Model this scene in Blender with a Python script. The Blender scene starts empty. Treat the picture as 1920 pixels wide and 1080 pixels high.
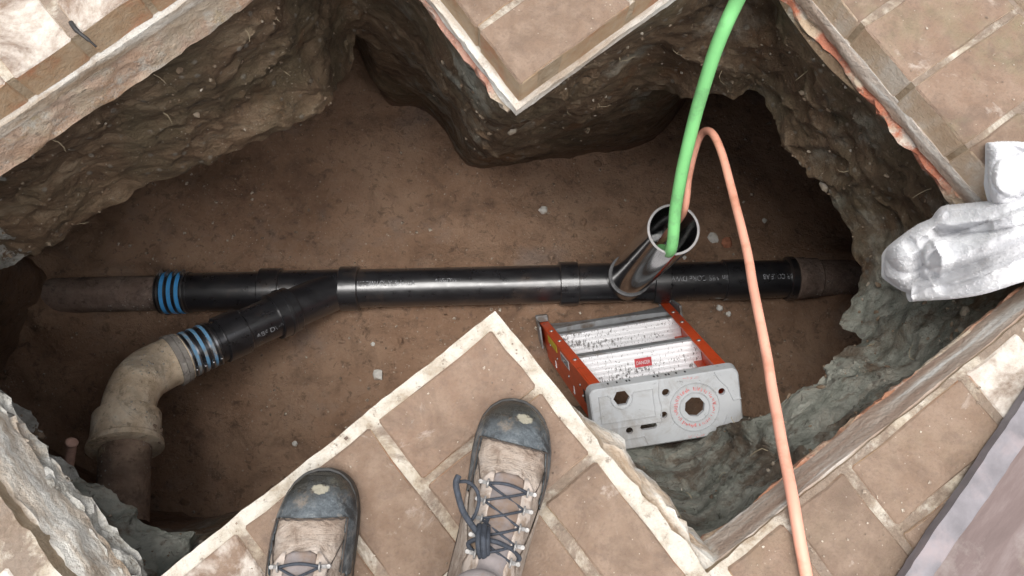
import bpy, bmesh, math, random
from mathutils import Vector, Matrix, noise, geometry
random.seed(7)
SC = bpy.context.scene
COL = SC.collection
R_ = math.radians
V3 = Vector

# ------------------------------------------------------------------ camera
H = 1.04            # lens height above the paving
FPX = 1500.0        # focal length in pixels of a 1920 px wide picture
_n = (915.0, 850.0)  # where straight-down lies in the picture
_d = V3(((_n[0]-960)/FPX, (_n[1]-540)/FPX, 1.0)).normalized()
CF = V3((0, math.sqrt(1-_d.z**2), -_d.z))
_rz = -_d.x
_ry = -_rz*CF.z/CF.y
CR = V3((math.sqrt(1-_ry*_ry-_rz*_rz), _ry, _rz))
CG = CF.cross(CR)
EYE = V3((0, 0, H))
cam_d = bpy.data.cameras.new('camera')
cam = bpy.data.objects.new('camera', cam_d)
COL.objects.link(cam)
M = Matrix((CR, -CG, -CF)).transposed().to_4x4()
M.translation = EYE
cam.matrix_world = M
cam_d.sensor_width = 36
cam_d.lens = 36*FPX/1920
cam_d.clip_start = 0.02
cam_d.clip_end = 300
SC.camera = cam

# ------------------------------------------------------------------ light
SUN_EL, SUN_AZ = R_(68), R_(135)      # soft bright overcast, heaviest overhead
w = bpy.data.worlds.new('World')
SC.world = w
w.use_nodes = True
wn, wl = w.node_tree.nodes, w.node_tree.links
for n in list(wn):
    wn.remove(n)
wo = wn.new('ShaderNodeOutputWorld')
wb = wn.new('ShaderNodeBackground')
sky = wn.new('ShaderNodeTexSky')
sky.sky_type = 'NISHITA'
sky.sun_disc = False
sky.sun_elevation = SUN_EL
sky.sun_rotation = SUN_AZ
sky.dust_density = 4.0
hs = wn.new('ShaderNodeHueSaturation')
hs.inputs['Saturation'].default_value = 0.28
wl.new(sky.outputs[0], hs.inputs['Color'])
wl.new(hs.outputs[0], wb.inputs['Color'])
wb.inputs['Strength'].default_value = 0.095
wl.new(wb.outputs[0], wo.inputs['Surface'])
sd = bpy.data.lights.new('sun', 'SUN')
sd.energy = 1.5
sd.angle = R_(38)
sd.color = (1.0, 0.97, 0.93)
sun = bpy.data.objects.new('sun', sd)
COL.objects.link(sun)
_s = V3((-0.20, 0.06, 1.0)).normalized()
sun.rotation_euler = _s.to_track_quat('Z', 'Y').to_euler()
SC.view_settings.view_transform = 'Standard'
SC.view_settings.look = 'None'
SC.view_settings.gamma = 1
SC.view_settings.use_curve_mapping = False
SC.view_settings.exposure = 1.33
SC.cycles.max_bounces = 16
SC.cycles.diffuse_bounces = 10


# ------------------------------------------------------------------ helpers
def ray(px, py):
    return CR*((px-960)/FPX) + CG*((py-540)/FPX) + CF


def W(px, py, z=0.0):
    """the point of the level plane z that this pixel of the photograph looks at"""
    r = ray(px, py)
    return EYE + r*((z-H)/r.z)


def DP(px, py, dist):
    return EYE + ray(px, py)*dist


class MB:
    def __init__(s):
        s.v, s.f, s.m = [], [], []

    def add(s, vs, fs, mi=0):
        o = len(s.v)
        s.v += [tuple(p) for p in vs]
        s.f += [tuple(i+o for i in f) for f in fs]
        s.m += [mi]*len(fs)

    def hexa(s, b, t, mi=0):
        s.add(list(b)+list(t), [(3, 2, 1, 0), (4, 5, 6, 7), (0, 1, 5, 4), (1, 2, 6, 5), (2, 3, 7, 6), (3, 0, 4, 7)], mi)

    def box(s, x0, x1, y0, y1, z0, z1, mi=0, mat=None):
        p = [V3((x0, y0, z0)), V3((x1, y0, z0)), V3((x1, y1, z0)), V3((x0, y1, z0)),
             V3((x0, y0, z1)), V3((x1, y0, z1)), V3((x1, y1, z1)), V3((x0, y1, z1))]
        if mat:
            p = [mat @ q for q in p]
        s.hexa(p[:4], p[4:], mi)

    def sweep(s, pts, rad, seg=16, caps=True, mi=0, flat=1.0, up=None):
        """round tube through pts, one radius per point"""
        pts = [V3(p) for p in pts]
        n = len(pts)
        if not hasattr(rad, '__len__'):
            rad = [rad]*n
        o = len(s.v)
        u = None
        for i, p in enumerate(pts):
            a = pts[max(i-1, 0)]
            b = pts[min(i+1, n-1)]
            t = (b-a)
            if t.length < 1e-9:
                t = pts[-1]-pts[0]
            t.normalize()
            if u is None:
                u = V3(up) if up else (V3((0, 0, 1)) if abs(t.z) < .9 else V3((1, 0, 0)))
            u = (u-t*u.dot(t)).normalized()
            q = t.cross(u)
            for k in range(seg):
                an = 2*math.pi*k/seg
                s.v.append(tuple(p+(u*math.cos(an)*flat+q*math.sin(an))*rad[i]))
        for i in range(n-1):
            for k in range(seg):
                k2 = (k+1) % seg
                s.f.append((o+i*seg+k, o+i*seg+k2, o+(i+1)*seg+k2, o+(i+1)*seg+k))
                s.m.append(mi)
        if caps:
            s.f.append(tuple(o+k for k in reversed(range(seg))))
            s.f.append(tuple(o+(n-1)*seg+k for k in range(seg)))
            s.m += [mi, mi]

    def grid(s, rows, close=False, mi=0):
        o = len(s.v)
        nr, nc = len(rows), len(rows[0])
        for r in rows:
            s.v += [tuple(p) for p in r]
        for i in range(nr-1):
            for j in range(nc if close else nc-1):
                j2 = (j+1) % nc
                s.f.append((o+i*nc+j, o+i*nc+j2, o+(i+1)*nc+j2, o+(i+1)*nc+j))
                s.m.append(mi)

    def mesh(s, name, mats, smooth=False):
        me = bpy.data.meshes.new(name)
        me.from_pydata(s.v, [], s.f)
        for m in (mats if isinstance(mats, (list, tuple)) else [mats]):
            me.materials.append(m)
        me.polygons.foreach_set('material_index', s.m)
        if smooth:
            me.polygons.foreach_set('use_smooth', [True]*len(s.f))
        me.update()
        return me

    def build(s, name, mats, parent=None, smooth=False, bevel=0, angle=None, fixn=True):
        me = s.mesh(name, mats, smooth)
        if fixn:
            bm = bmesh.new()
            bm.from_mesh(me)
            bmesh.ops.recalc_face_normals(bm, faces=bm.faces)
            bm.to_mesh(me)
            bm.free()
        if angle:
            me.set_sharp_from_angle(angle=R_(angle))
        o = bpy.data.objects.new(name, me)
        COL.objects.link(o)
        if parent:
            o.parent = parent
        if bevel:
            b = o.modifiers.new('bevel', 'BEVEL')
            b.width = bevel
            b.segments = 2
            b.limit_method = 'ANGLE'
            b.angle_limit = R_(40)
        return o


def empty(name, loc, label, cat, group=None, mat=None):
    o = bpy.data.objects.new(name, None)
    COL.objects.link(o)
    if mat:
        o.matrix_world = mat
    else:
        o.location = loc
    o.empty_display_size = .05
    return tag(o, label, cat, group)


def tag(o, label, cat, group=None):
    o['label'] = label
    o['category'] = cat
    if group:
        o['group'] = group
    return o


def rel(parent_mat, pts):
    inv = parent_mat.inverted()
    return [inv @ V3(p) for p in pts]


def catmull(pts, n=8):
    pts = [V3(p) for p in pts]
    out = []
    for i in range(len(pts)-1):
        p0 = pts[max(i-1, 0)]
        p1, p2 = pts[i], pts[i+1]
        p3 = pts[min(i+2, len(pts)-1)]
        for k in range(n):
            t = k/n
            out.append(.5*((2*p1)+(p2-p0)*t+(2*p0-5*p1+4*p2-p3)*t*t+(3*p1-p0-3*p2+p3)*t**3))
    out.append(pts[-1])
    return out


def fbm(p, f, oct=4, rough=.5):
    a, s, t = 1.0, 0.0, 0.0
    q = V3(p)*f
    for _ in range(oct):
        s += a*noise.noise(q)
        t += a
        a *= rough
        q = q*2.03 + V3((11.3, 5.7, 3.1))
    return s/t


def interp(x, xs, ys):
    if x <= xs[0]:
        return ys[0]
    for i in range(len(xs)-1):
        if x <= xs[i+1]:
            t = (x-xs[i])/(xs[i+1]-xs[i])
            return ys[i]+(ys[i+1]-ys[i])*t
    return ys[-1]


def sstep(a, b, x):
    t = min(1, max(0, (x-a)/(b-a)))
    return t*t*(3-2*t)


# ------------------------------------------------------------------ materials
class NT:
    """small wrapper to write node materials briefly"""
    def __init__(s, name):
        s.mat = bpy.data.materials.new(name)
        s.mat.use_nodes = True
        s.n, s.l = s.mat.node_tree.nodes, s.mat.node_tree.links
        s.p = s.n['Principled BSDF']
        g = s.n.new('ShaderNodeNewGeometry')
        s.pos, s.nor = g.outputs['Position'], g.outputs['Normal']
        s.geo = g
        tc = s.n.new('ShaderNodeTexCoord')
        s.obj = tc.outputs['Object']

    def set(s, sock, v):
        if hasattr(v, 'is_linked') or isinstance(v, bpy.types.NodeSocket):
            s.l.new(v, sock)
        else:
            if isinstance(v, (tuple, list)) and len(v) == 3 and sock.type == 'RGBA':
                v = (*v, 1)
            sock.default_value = v

    def noise(s, scale, detail=4, rough=.55, vec=None, dist=0.0, stretch=None, rot=None):
        v = vec or s.pos
        if stretch or rot:
            mp = s.n.new('ShaderNodeMapping')
            s.l.new(v, mp.inputs['Vector'])
            if rot:             # turn first, then squeeze along the turned axes
                mp.vector_type = 'TEXTURE'
                mp.inputs['Rotation'].default_value = rot
                stretch = tuple(1/x for x in stretch)
            mp.inputs['Scale'].default_value = stretch
            v = mp.outputs[0]
        t = s.n.new('ShaderNodeTexNoise')
        s.l.new(v, t.inputs['Vector'])
        t.inputs['Scale'].default_value = scale
        t.inputs['Detail'].default_value = detail
        t.inputs['Roughness'].default_value = rough
        t.inputs['Distortion'].default_value = dist
        return t.outputs['Fac']

    def voro(s, scale, vec=None, feature='F1', out='Distance', rand=1.0):
        t = s.n.new('ShaderNodeTexVoronoi')
        t.feature = feature
        s.l.new(vec or s.pos, t.inputs['Vector'])
        t.inputs['Scale'].default_value = scale
        t.inputs['Randomness'].default_value = rand
        return t.outputs[out]

    def ramp(s, fac, stops, mode='LINEAR'):
        r = s.n.new('ShaderNodeValToRGB')
        r.color_ramp.interpolation = mode
        els = r.color_ramp.elements
        while len(els) < len(stops):
            els.new(.5)
        for e, (p, c) in zip(els, stops):
            e.position = p
            e.color = (*c, 1) if hasattr(c, '__len__') else (c, c, c, 1)
        s.set(r.inputs[0], fac)
        return r.outputs[0]

    def mix(s, fac, a, b, mode='MIX'):
        m = s.n.new('ShaderNodeMix')
        m.data_type = 'RGBA'
        m.blend_type = mode
        s.set(m.inputs[0], fac)
        s.set(m.inputs[6], a)
        s.set(m.inputs[7], b)
        return m.outputs[2]

    def math(s, op, a, b=0.0, c=0.0, clamp=False):
        m = s.n.new('ShaderNodeMath')
        m.operation = op
        m.use_clamp = clamp
        s.set(m.inputs[0], a)
        s.set(m.inputs[1], b)
        s.set(m.inputs[2], c)
        return m.outputs[0]

    def sep(s, v):
        x = s.n.new('ShaderNodeSeparateXYZ')
        s.set(x.inputs[0], v)
        return x.outputs

    def attr(s, name):
        a = s.n.new('ShaderNodeAttribute')
        a.attribute_name = name
        return a.outputs['Fac']

    def bump(s, h, strength=.5, dist=.01, prev=None):
        b = s.n.new('ShaderNodeBump')
        b.inputs['Strength'].default_value = strength
        b.inputs['Distance'].default_value = dist
        s.set(b.inputs['Height'], h)
        if prev:
            s.l.new(prev, b.inputs['Normal'])
        return b.outputs[0]

    def done(s, col, rough=.8, nrm=None, metal=0.0, spec=.5, coat=None):
        s.set(s.p.inputs['Base Color'], col)
        s.set(s.p.inputs['Roughness'], rough)
        s.set(s.p.inputs['Metallic'], metal)
        s.p.inputs['Specular IOR Level'].default_value = spec
        if coat:
            s.p.inputs['Coat Weight'].default_value = coat
            s.p.inputs['Coat Roughness'].default_value = .15
        if nrm:
            s.l.new(nrm, s.p.inputs['Normal'])
        return s.mat


def m_simple(name, c, rough=.6, var=.25, scale=30, metal=0, bump=.15, spec=.5, dirt=None, dscale=14, dth=(.5, .62), obj=True):
    t = NT(name)
    vec = t.obj if obj else t.pos
    n = t.noise(scale, 5, .6, vec)
    lo = tuple(x*(1-var) for x in c)
    hi = tuple(min(1, x*(1+var)) for x in c)
    col = t.ramp(n, [(.3, lo), (.7, hi)])
    if dirt:
        dm = t.ramp(t.noise(dscale, 6, .65, vec), [(dth[0], 0.0), (dth[1], 1.0)])
        col = t.mix(dm, col, dirt)
    return t.done(col, rough, t.bump(t.noise(scale*4, 4, .6, vec), bump, .002) if bump else None, metal, spec)


def mat_brick():
    t = NT('brick_clay')
    oi = t.n.new('ShaderNodeObjectInfo')
    smear, moss, _b = t.sep(oi.outputs['Color'])
    rnd = oi.outputs['Random']
    big = t.noise(7, 6, .62)
    mid = t.noise(34, 6, .65)
    fine = t.noise(240, 4, .6)
    clay = t.ramp(rnd, [(0, (.125, .072, .046)), (.35, (.195, .124, .084)), (.7, (.140, .092, .066)), (1, (.225, .132, .088))])
    grime = t.ramp(big, [(.28, (.115, .073, .042)), (.48, (.192, .130, .086)), (.70, (.25, .188, .138))])
    top = t.mix(.52, clay, grime)
    top = t.mix(t.ramp(mid, [(.42, .0), (.66, .5)]), top, (.28, .205, .152))
    top = t.mix(t.ramp(t.noise(12, 8, .74, dist=.6), [(.50, 0.), (.66, .75)]), top, (.125, .082, .056))
    top = t.mix(t.ramp(fine, [(.3, .35), (.5, 0.)]), top, (.12, .085, .065))
    top = t.mix(t.ramp(t.noise(26, 7, .72), [(.34, .6), (.46, 0.)]), top, (.13, .088, .064))
    spk = t.math('MULTIPLY', t.ramp(t.voro(190), [(.10, 1.), (.20, 0.)]), t.ramp(t.sep(t.voro(190, out='Color'))[1], [(.90, 0.), (.93, .6)]))
    top = t.mix(spk, top, (.46, .40, .33))
    # lime bloom and smeared mortar
    lime_n = t.math('ADD', t.math('MULTIPLY', t.noise(9, 8, .68, dist=.6), 1.0), t.math('MULTIPLY_ADD', smear, .42, -.33))
    lime = t.ramp(lime_n, [(.40, 0.), (.49, .55), (.58, .95)])
    top = t.mix(lime, top, t.ramp(t.noise(60, 5, .7), [(.3, (.40, .34, .28)), (.6, (.60, .55, .49))]))
    mossm = t.math('MULTIPLY', moss, t.ramp(t.noise(8, 7, .74), [(.50, 0.), (.64, .9)]))
    top = t.mix(mossm, top, (.17, .165, .085))
    # fresh faces on the cut sides
    side = t.ramp(t.noise(13, 5, .6), [(.36, (.42, .175, .085)), (.50, (.40, .255, .145)), (.66, (.48, .35, .225))])
    side = t.mix(t.ramp(t.noise(90, 5, .7), [(.45, 0.), (.7, .5)]), side, (.42, .33, .24))
    side = t.mix(t.math('MULTIPLY', _b, t.ramp(t.noise(6, 6, .65), [(.35, .55), (.6, 1.)])), side, t.ramp(t.noise(11, 6, .65, stretch=(1, 1, .4)), [(.36, (.46, .315, .20)), (.52, (.56, .43, .31)), (.62, (.68, .61, .52))]))
    nz = t.sep(t.geo.outputs['True Normal'])[2]
    col = t.mix(t.ramp(nz, [(.35, 0.), (.7, 1.)]), side, top)
    top_grain = t.noise(420, 3, .8)
    h = t.math('ADD', t.math('MULTIPLY', mid, .8), t.math('MULTIPLY', fine, .55))
    h = t.math('ADD', h, t.math('MULTIPLY', top_grain, .25))
    h = t.math('ADD', h, t.math('MULTIPLY', lime, .35))
    return t.done(col, t.ramp(big, [(.3, .55), (.7, .85)]), t.bump(h, .8, .005))


def mat_mortar(name='mortar', tone=1.0, dirt=.85):
    t = NT(name)
    n = t.noise(22, 8, .68, dist=.3)
    f = t.noise(160, 5, .7)
    c = t.ramp(n, [(.30, (.30*tone, .225*tone, .155*tone)), (.46, (.46*tone, .39*tone, .30*tone)), (.60, (.62*tone, .57*tone, .485*tone))])
    # lime stays clean along the broken edge of the near corner, elsewhere soil has been trodden in
    edge = None
    for p, q in ((W(300, 1080), W(925, 585)), (W(925, 585), W(1300, 1052))):
        d = (q-p).normalized()
        nn = V3((d.y, -d.x, 0))
        if nn.dot(W(900, 1000)-p) < 0:
            nn = -nn
        vm = t.n.new('ShaderNodeVectorMath')
        vm.operation = 'DOT_PRODUCT'
        t.l.new(t.pos, vm.inputs[0])
        vm.inputs[1].default_value = nn
        dd = t.math('SUBTRACT', vm.outputs['Value'], p.dot(nn))
        edge = dd if edge is None else t.math('MINIMUM', edge, dd)
    edge = t.math('MULTIPLY', t.ramp(edge, [(.012, 1.), (.030, 0.)]), t.ramp(t.math('ADD', edge, .5), [(.40, 0.), (.42, 1.)]))
    dn = t.math('SUBTRACT', t.math('ADD', t.noise(13, 8, .74, dist=.5), .06), t.math('MULTIPLY', edge, .22))
    c = t.mix(t.math('MULTIPLY', t.ramp(dn, [(.46, 0.), (.58, 1.)]), dirt), c, t.ramp(f, [(.3, (.15, .105, .075)), (.7, (.255, .185, .138))]))
    c = t.mix(t.math('MULTIPLY', edge, t.ramp(n, [(.35, 0.), (.55, .6)])), c, (.66, .62, .55))
    c = t.mix(t.ramp(t.noise(75, 6, .75), [(.33, .7), (.42, 0.)]), c, (.17, .125, .09))
    nz = t.sep(t.geo.outputs['True Normal'])[2]
    c = t.mix(t.ramp(t.math('ABSOLUTE', nz), [(.35, 1.), (.6, 0.)]), c, t.ramp(n, [(.35, (.36, .25, .15)), (.6, (.50, .39, .27))]))
    h = t.math('ADD', t.math('MULTIPLY', n, .8), t.math('MULTIPLY', f, .6))
    h = t.math('ADD', h, t.math('MULTIPLY', t.noise(75, 6, .75), .5))
    return t.done(c, .92, t.bump(h, 1., .009))


def mat_bedmortar():
    """pale trowelled bed mortar with long smooth streaks, clay-stained on the right"""
    t = NT('bed_mortar')
    e1, e2 = R_(46), R_(-45)
    s1 = t.noise(9, 6, .58, stretch=(.35, 2.2, 3.5), rot=(0, 0, e1))
    s2 = t.noise(9, 6, .58, stretch=(.35, 2.2, 3.5), rot=(0, 0, e2))
    alt = t.attr('alt')
    n = t.mix(alt, s1, s2)
    f = t.noise(120, 5, .6)
    c = t.ramp(n, [(.33, (.36, .265, .18)), (.43, (.52, .45, .37)), (.52, (.68, .65, .59))])
    c = t.mix(t.ramp(t.noise(18, 6, .7), [(.54, 0.), (.68, .7)]), c, (.31, .215, .14))
    pink = t.attr('pink')
    pc = t.ramp(n, [(.33, (.31, .205, .15)), (.46, (.40, .30, .235)), (.54, (.47, .39, .325)), (.60, (.68, .65, .60))])
    c = t.mix(pink, c, pc)
    return t.done(c, .85, t.bump(t.math('ADD', t.noise(34, 7, .72), t.math('MULTIPLY', f, .4)), .9, .010))


def mat_slab():
    """underside layer: pinkish concrete with clay and sand showing"""
    t = NT('slab_concrete')
    n = t.noise(8, 6, .62)
    c = t.ramp(n, [(.30, (.37, .25, .12)), (.45, (.46, .34, .23)), (.58, (.55, .45, .34)), (.68, (.45, .33, .165))])
    red = t.attr('red')
    c = t.mix(t.math('MULTIPLY', red, t.ramp(t.noise(14, 5, .6), [(.42, 0.), (.52, 1.)])), c, (.42, .13, .065))
    c = t.mix(t.ramp(t.noise(80, 6, .78), [(.34, .75), (.43, 0.)]), c, (.17, .12, .085))
    c = t.mix(t.ramp(t.noise(17, 7, .72), [(.54, 0.), (.64, .85)]), c, (.58, .53, .45))
    c = t.mix(t.math('MULTIPLY', t.attr('chalk'), t.ramp(t.noise(11, 7, .7), [(.36, .2), (.5, .95)])), c, t.ramp(t.noise(50, 6, .75), [(.36, (.22, .20, .17)), (.48, (.42, .41, .37)), (.64, (.62, .61, .57))]))
    h = t.math('ADD', t.noise(26, 7, .7), t.math('MULTIPLY', t.noise(150, 4, .7), .35))
    return t.done(c, .92, t.bump(h, .9, .012))


def mat_wall():
    t = NT('dug_earth_and_rock')
    g = t.attr('grey')
    pale = t.attr('pale')
    dipr = (R_(25), R_(18), R_(40))
    strat = t.noise(9, 8, .66, dist=.5, stretch=(1, 1, 3.2), rot=dipr)
    n1 = t.noise(4.5, 6, .62)
    earth = t.ramp(strat, [(.28, (.055, .031, .016)), (.42, (.160, .096, .053)), (.55, (.255, .168, .100)), (.68, (.38, .285, .19))])
    earth = t.mix(t.ramp(n1, [(.46, 0.), (.60, .6)]), earth, (.145, .118, .066))
    earth = t.mix(t.ramp(t.noise(7, 5, .6), [(.60, 0.), (.70, .6)]), earth, (.23, .105, .040))
    rock = t.ramp(strat, [(.28, (.14, .145, .12)), (.42, (.33, .34, .285)), (.55, (.50, .50, .43)), (.70, (.60, .55, .45))])
    rock = t.mix(t.ramp(t.noise(7, 8, .72, dist=.5), [(.49, 0.), (.58, .85)]), rock, (.19, .13, .085))
    gm = t.math('ADD', t.math('MULTIPLY', g, 1.0), t.math('MULTIPLY', t.noise(6, 7, .66), 1.0))
    c = t.mix(t.ramp(gm, [(.80, 0.), (.98, 1.)]), earth, rock)
    pm = t.math('ADD', pale, t.noise(10, 8, .7))
    c = t.mix(t.ramp(pm, [(.98, 0.), (1.12, .9)]), c, t.ramp(t.noise(60, 5, .7), [(.3, (.44, .42, .37)), (.65, (.70, .69, .64))]))
    # embedded bits of stone
    vd = t.voro(48)
    vc = t.voro(48, out='Color')
    pick = t.ramp(t.sep(vc)[0], [(.70, 0.), (.74, 1.)])
    stone = t.math('MULTIPLY', t.ramp(vd, [(.16, 1.), (.30, 0.)]), pick)
    c = t.mix(t.math('MULTIPLY', stone, .75), c, t.mix(t.sep(vc)[1], (.42, .37, .30), (.24, .22, .19)))
    vd2 = t.voro(150)
    st2 = t.math('MULTIPLY', t.ramp(vd2, [(.12, 1.), (.26, 0.)]), t.ramp(t.sep(t.voro(150, out='Color'))[0], [(.72, 0.), (.76, 1.)]))
    c = t.mix(t.math('MULTIPLY', st2, .7), c, (.48, .42, .34))
    sc_, _n1, _m1 = soil_colour(t)
    sm_ = t.math('ADD', t.attr('soil'), t.math('MULTIPLY_ADD', t.noise(8, 6, .7), .8, -.4))
    c = t.mix(t.ramp(sm_, [(.35, 0.), (.65, 1.)]), c, sc_)
    h = t.math('ADD', t.math('MULTIPLY', strat, .9), t.math('MULTIPLY', t.noise(55, 7, .72, stretch=(1, 1, 2), rot=dipr), .5))
    h = t.math('ADD', h, t.math('MULTIPLY', stone, .18))
    crk = t.noise(28, 8, .76, dist=.8, stretch=(1, 1, 2.4), rot=dipr)
    c = t.mix(t.ramp(crk, [(.34, .8), (.44, 0.)]), c, (.045, .030, .020))
    c = t.mix(t.ramp(crk, [(.58, 0.), (.68, .55)]), c, (.31, .235, .16))
    b = t.bump(h, 1., .04)
    b = t.bump(crk, .9, .012, b)
    b = t.bump(t.noise(120, 7, .8), .9, .006, b)
    return t.done(c, t.ramp(strat, [(.3, .9), (.7, .5)]), b, spec=.5)


def soil_colour(t):
    n = t.noise(2.6, 7, .62)
    m = t.noise(9, 8, .72, dist=.4)
    c = t.ramp(n, [(.30, (.180, .102, .061)), (.47, (.280, .168, .105)), (.62, (.355, .228, .150))])
    c = t.mix(t.ramp(m, [(.36, .45), (.50, 0.)]), c, (.10, .060, .040))
    c = t.mix(t.ramp(m, [(.52, 0.), (.72, .5)]), c, (.31, .215, .155))
    c = t.mix(t.ramp(t.noise(4.3, 5, .6), [(.57, 0.), (.70, .45)]), c, (.22, .19, .175))
    c = t.mix(t.ramp(t.noise(70, 5, .75), [(.56, 0.), (.70, .55)]), c, (.38, .275, .20))
    c = t.mix(t.ramp(t.noise(33, 7, .76, dist=.5), [(.36, .65), (.46, 0.)]), c, (.085, .052, .034))
    for sc_, th, a_ in ((130, .84, .85), (52, .90, .7)):
        vd = t.voro(sc_)
        st = t.math('MULTIPLY', t.ramp(vd, [(.10, 1.), (.20, 0.)]), t.ramp(t.sep(t.voro(sc_, out='Color'))[0], [(th, 0.), (th+.03, 1.)]))
        c = t.mix(t.math('MULTIPLY', st, a_), c, (.46, .39, .32))
    return c, n, m


def mat_floor():
    t = NT('damp_soil')
    c, n, m = soil_colour(t)
    f = t.noise(60, 7, .74)
    h = t.math('ADD', t.math('MULTIPLY', m, .9), t.math('MULTIPLY', f, .6))
    b = t.bump(h, .85, .022)
    b = t.bump(t.noise(260, 3, .7), .45, .003, b)
    return t.done(c, t.ramp(n, [(.3, .8), (.65, .48)]), b, spec=.5)


def mat_abs():
    t = NT('black_plastic')
    n = t.noise(26, 6, .65, t.obj, stretch=(.35, 1, 1))
    c = t.ramp(n, [(.35, (.010, .010, .012)), (.65, (.022, .022, .025))])
    c = t.mix(t.ramp(t.noise(9, 7, .7, t.obj), [(.56, 0.), (.74, .55)]), c, (.10, .072, .055))
    ro = t.ramp(t.noise(40, 5, .6, t.obj), [(.3, .24), (.7, .42)])
    return t.done(c, ro, t.bump(t.noise(180, 4, .6, t.obj), .10, .001), spec=.9, coat=.7)


def mat_oldpipe(name, a, b, c3):
    t = NT(name)
    n = t.noise(16, 7, .68, t.obj)
    c = t.ramp(n, [(.3, a), (.5, b), (.68, c3)])
    c = t.mix(t.ramp(t.noise(10, 8, .76, t.obj, dist=.6), [(.50, 0.), (.62, .8)]), c, tuple(x*.38 for x in b))
    c = t.mix(t.ramp(t.noise(44, 7, .78, t.obj), [(.36, .7), (.46, 0.)]), c, tuple(x*.45 for x in a))
    c = t.mix(t.ramp(t.noise(7, 5, .6, t.obj), [(.5, 0.), (.62, .7)]), c, tuple(x*.6 for x in b))
    sp = t.math('MULTIPLY', t.ramp(t.voro(90, t.obj), [(.15, 1.), (.28, 0.)]), t.ramp(t.noise(9, 4, .5, t.obj), [(.52, 0.), (.58, 1.)]))
    c = t.mix(t.math('MULTIPLY', sp, .8), c, (.45, .43, .40))
    h = t.math('ADD', n, t.math('MULTIPLY', t.noise(120, 5, .7, t.obj), .3))
    h = t.math('ADD', h, t.math('MULTIPLY', sp, .3))
    return t.done(c, .85, t.bump(h, 1., .010))


def mat_tread():
    """white painted aluminium step with dark grip marks worn into it"""
    t = NT('worn_white_step')
    c = t.ramp(t.noise(12, 5, .6, t.obj), [(.3, (.70, .70, .72)), (.7, (.86, .86, .88))])
    w_ = t.noise(110, 5, .78, t.obj, stretch=(1.5, .6, 1))
    band = t.noise(9, 4, .6, t.obj, stretch=(.5, 3.2, 1))
    mk = t.math('ADD', t.math('MULTIPLY', w_, 1.0), t.math('MULTIPLY_ADD', band, .55, -.27))
    c = t.mix(t.ramp(mk, [(.575, 0.), (.62, .85)]), c, (.06, .055, .05))
    c = t.mix(t.ramp(t.noise(160, 4, .7, t.obj), [(.64, 0.), (.70, .6)]), c, (.16, .15, .14))
    return t.done(c, .45, t.bump(mk, .15, .001))


def mat_cap():
    t = NT('grey_moulded_plastic')
    c = t.ramp(t.noise(7, 6, .6, t.obj), [(.3, (.40, .415, .43)), (.7, (.52, .535, .55))])
    sc = t.noise(60, 7, .78, t.obj)
    c = t.mix(t.ramp(sc, [(.62, 0.), (.66, .8)]), c, (.10, .095, .09))
    c = t.mix(t.ramp(t.noise(12, 8, .76, t.obj, dist=.5), [(.48, 0.), (.66, .6)]), c, (.27, .235, .20))
    return t.done(c, .5, t.bump(sc, .12, .001))


def mat_towel():
    t = NT('white_terry')
    c = t.ramp(t.noise(8, 6, .62), [(.32, (.56, .56, .58)), (.52, (.70, .70, .71))])
    c = t.mix(t.ramp(t.noise(13, 8, .74), [(.55, 0.), (.72, .5)]), c, (.47, .43, .39))
    h = t.math('ADD', t.noise(150, 5, .75), t.math('MULTIPLY', t.noise(420, 2, .6), .5))
    t.p.inputs['Sheen Weight'].default_value = .2
    t.p.inputs['Sheen Roughness'].default_value = .6
    return t.done(c, 1.0, t.bump(h, .35, .003), spec=.0)


def mat_leather():
    t = NT('tan_nubuck')
    n = t.noise(22, 6, .62, t.obj)
    c = t.ramp(n, [(.3, (.21, .162, .125)), (.5, (.365, .298, .245)), (.68, (.50, .43, .375))])
    c = t.mix(t.ramp(t.noise(46, 8, .76, t.obj, dist=.5), [(.50, 0.), (.64, .75)]), c, (.15, .10, .07))
    c = t.mix(t.ramp(t.noise(8, 5, .6, t.obj), [(.40, .5), (.52, 0.)]), c, (.19, .135, .10))
    c = t.mix(t.ramp(t.noise(11, 5, .6, t.obj), [(.54, 0.), (.66, .6)]), c, (.40, .35, .30))
    return t.done(c, .8, t.bump(t.math('ADD', t.noise(90, 6, .7, t.obj), t.math('MULTIPLY', t.noise(38, 6, .7, t.obj, stretch=(.5, 1.6, 1), dist=.8), 1.6)), .9, .005), spec=.3)


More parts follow.
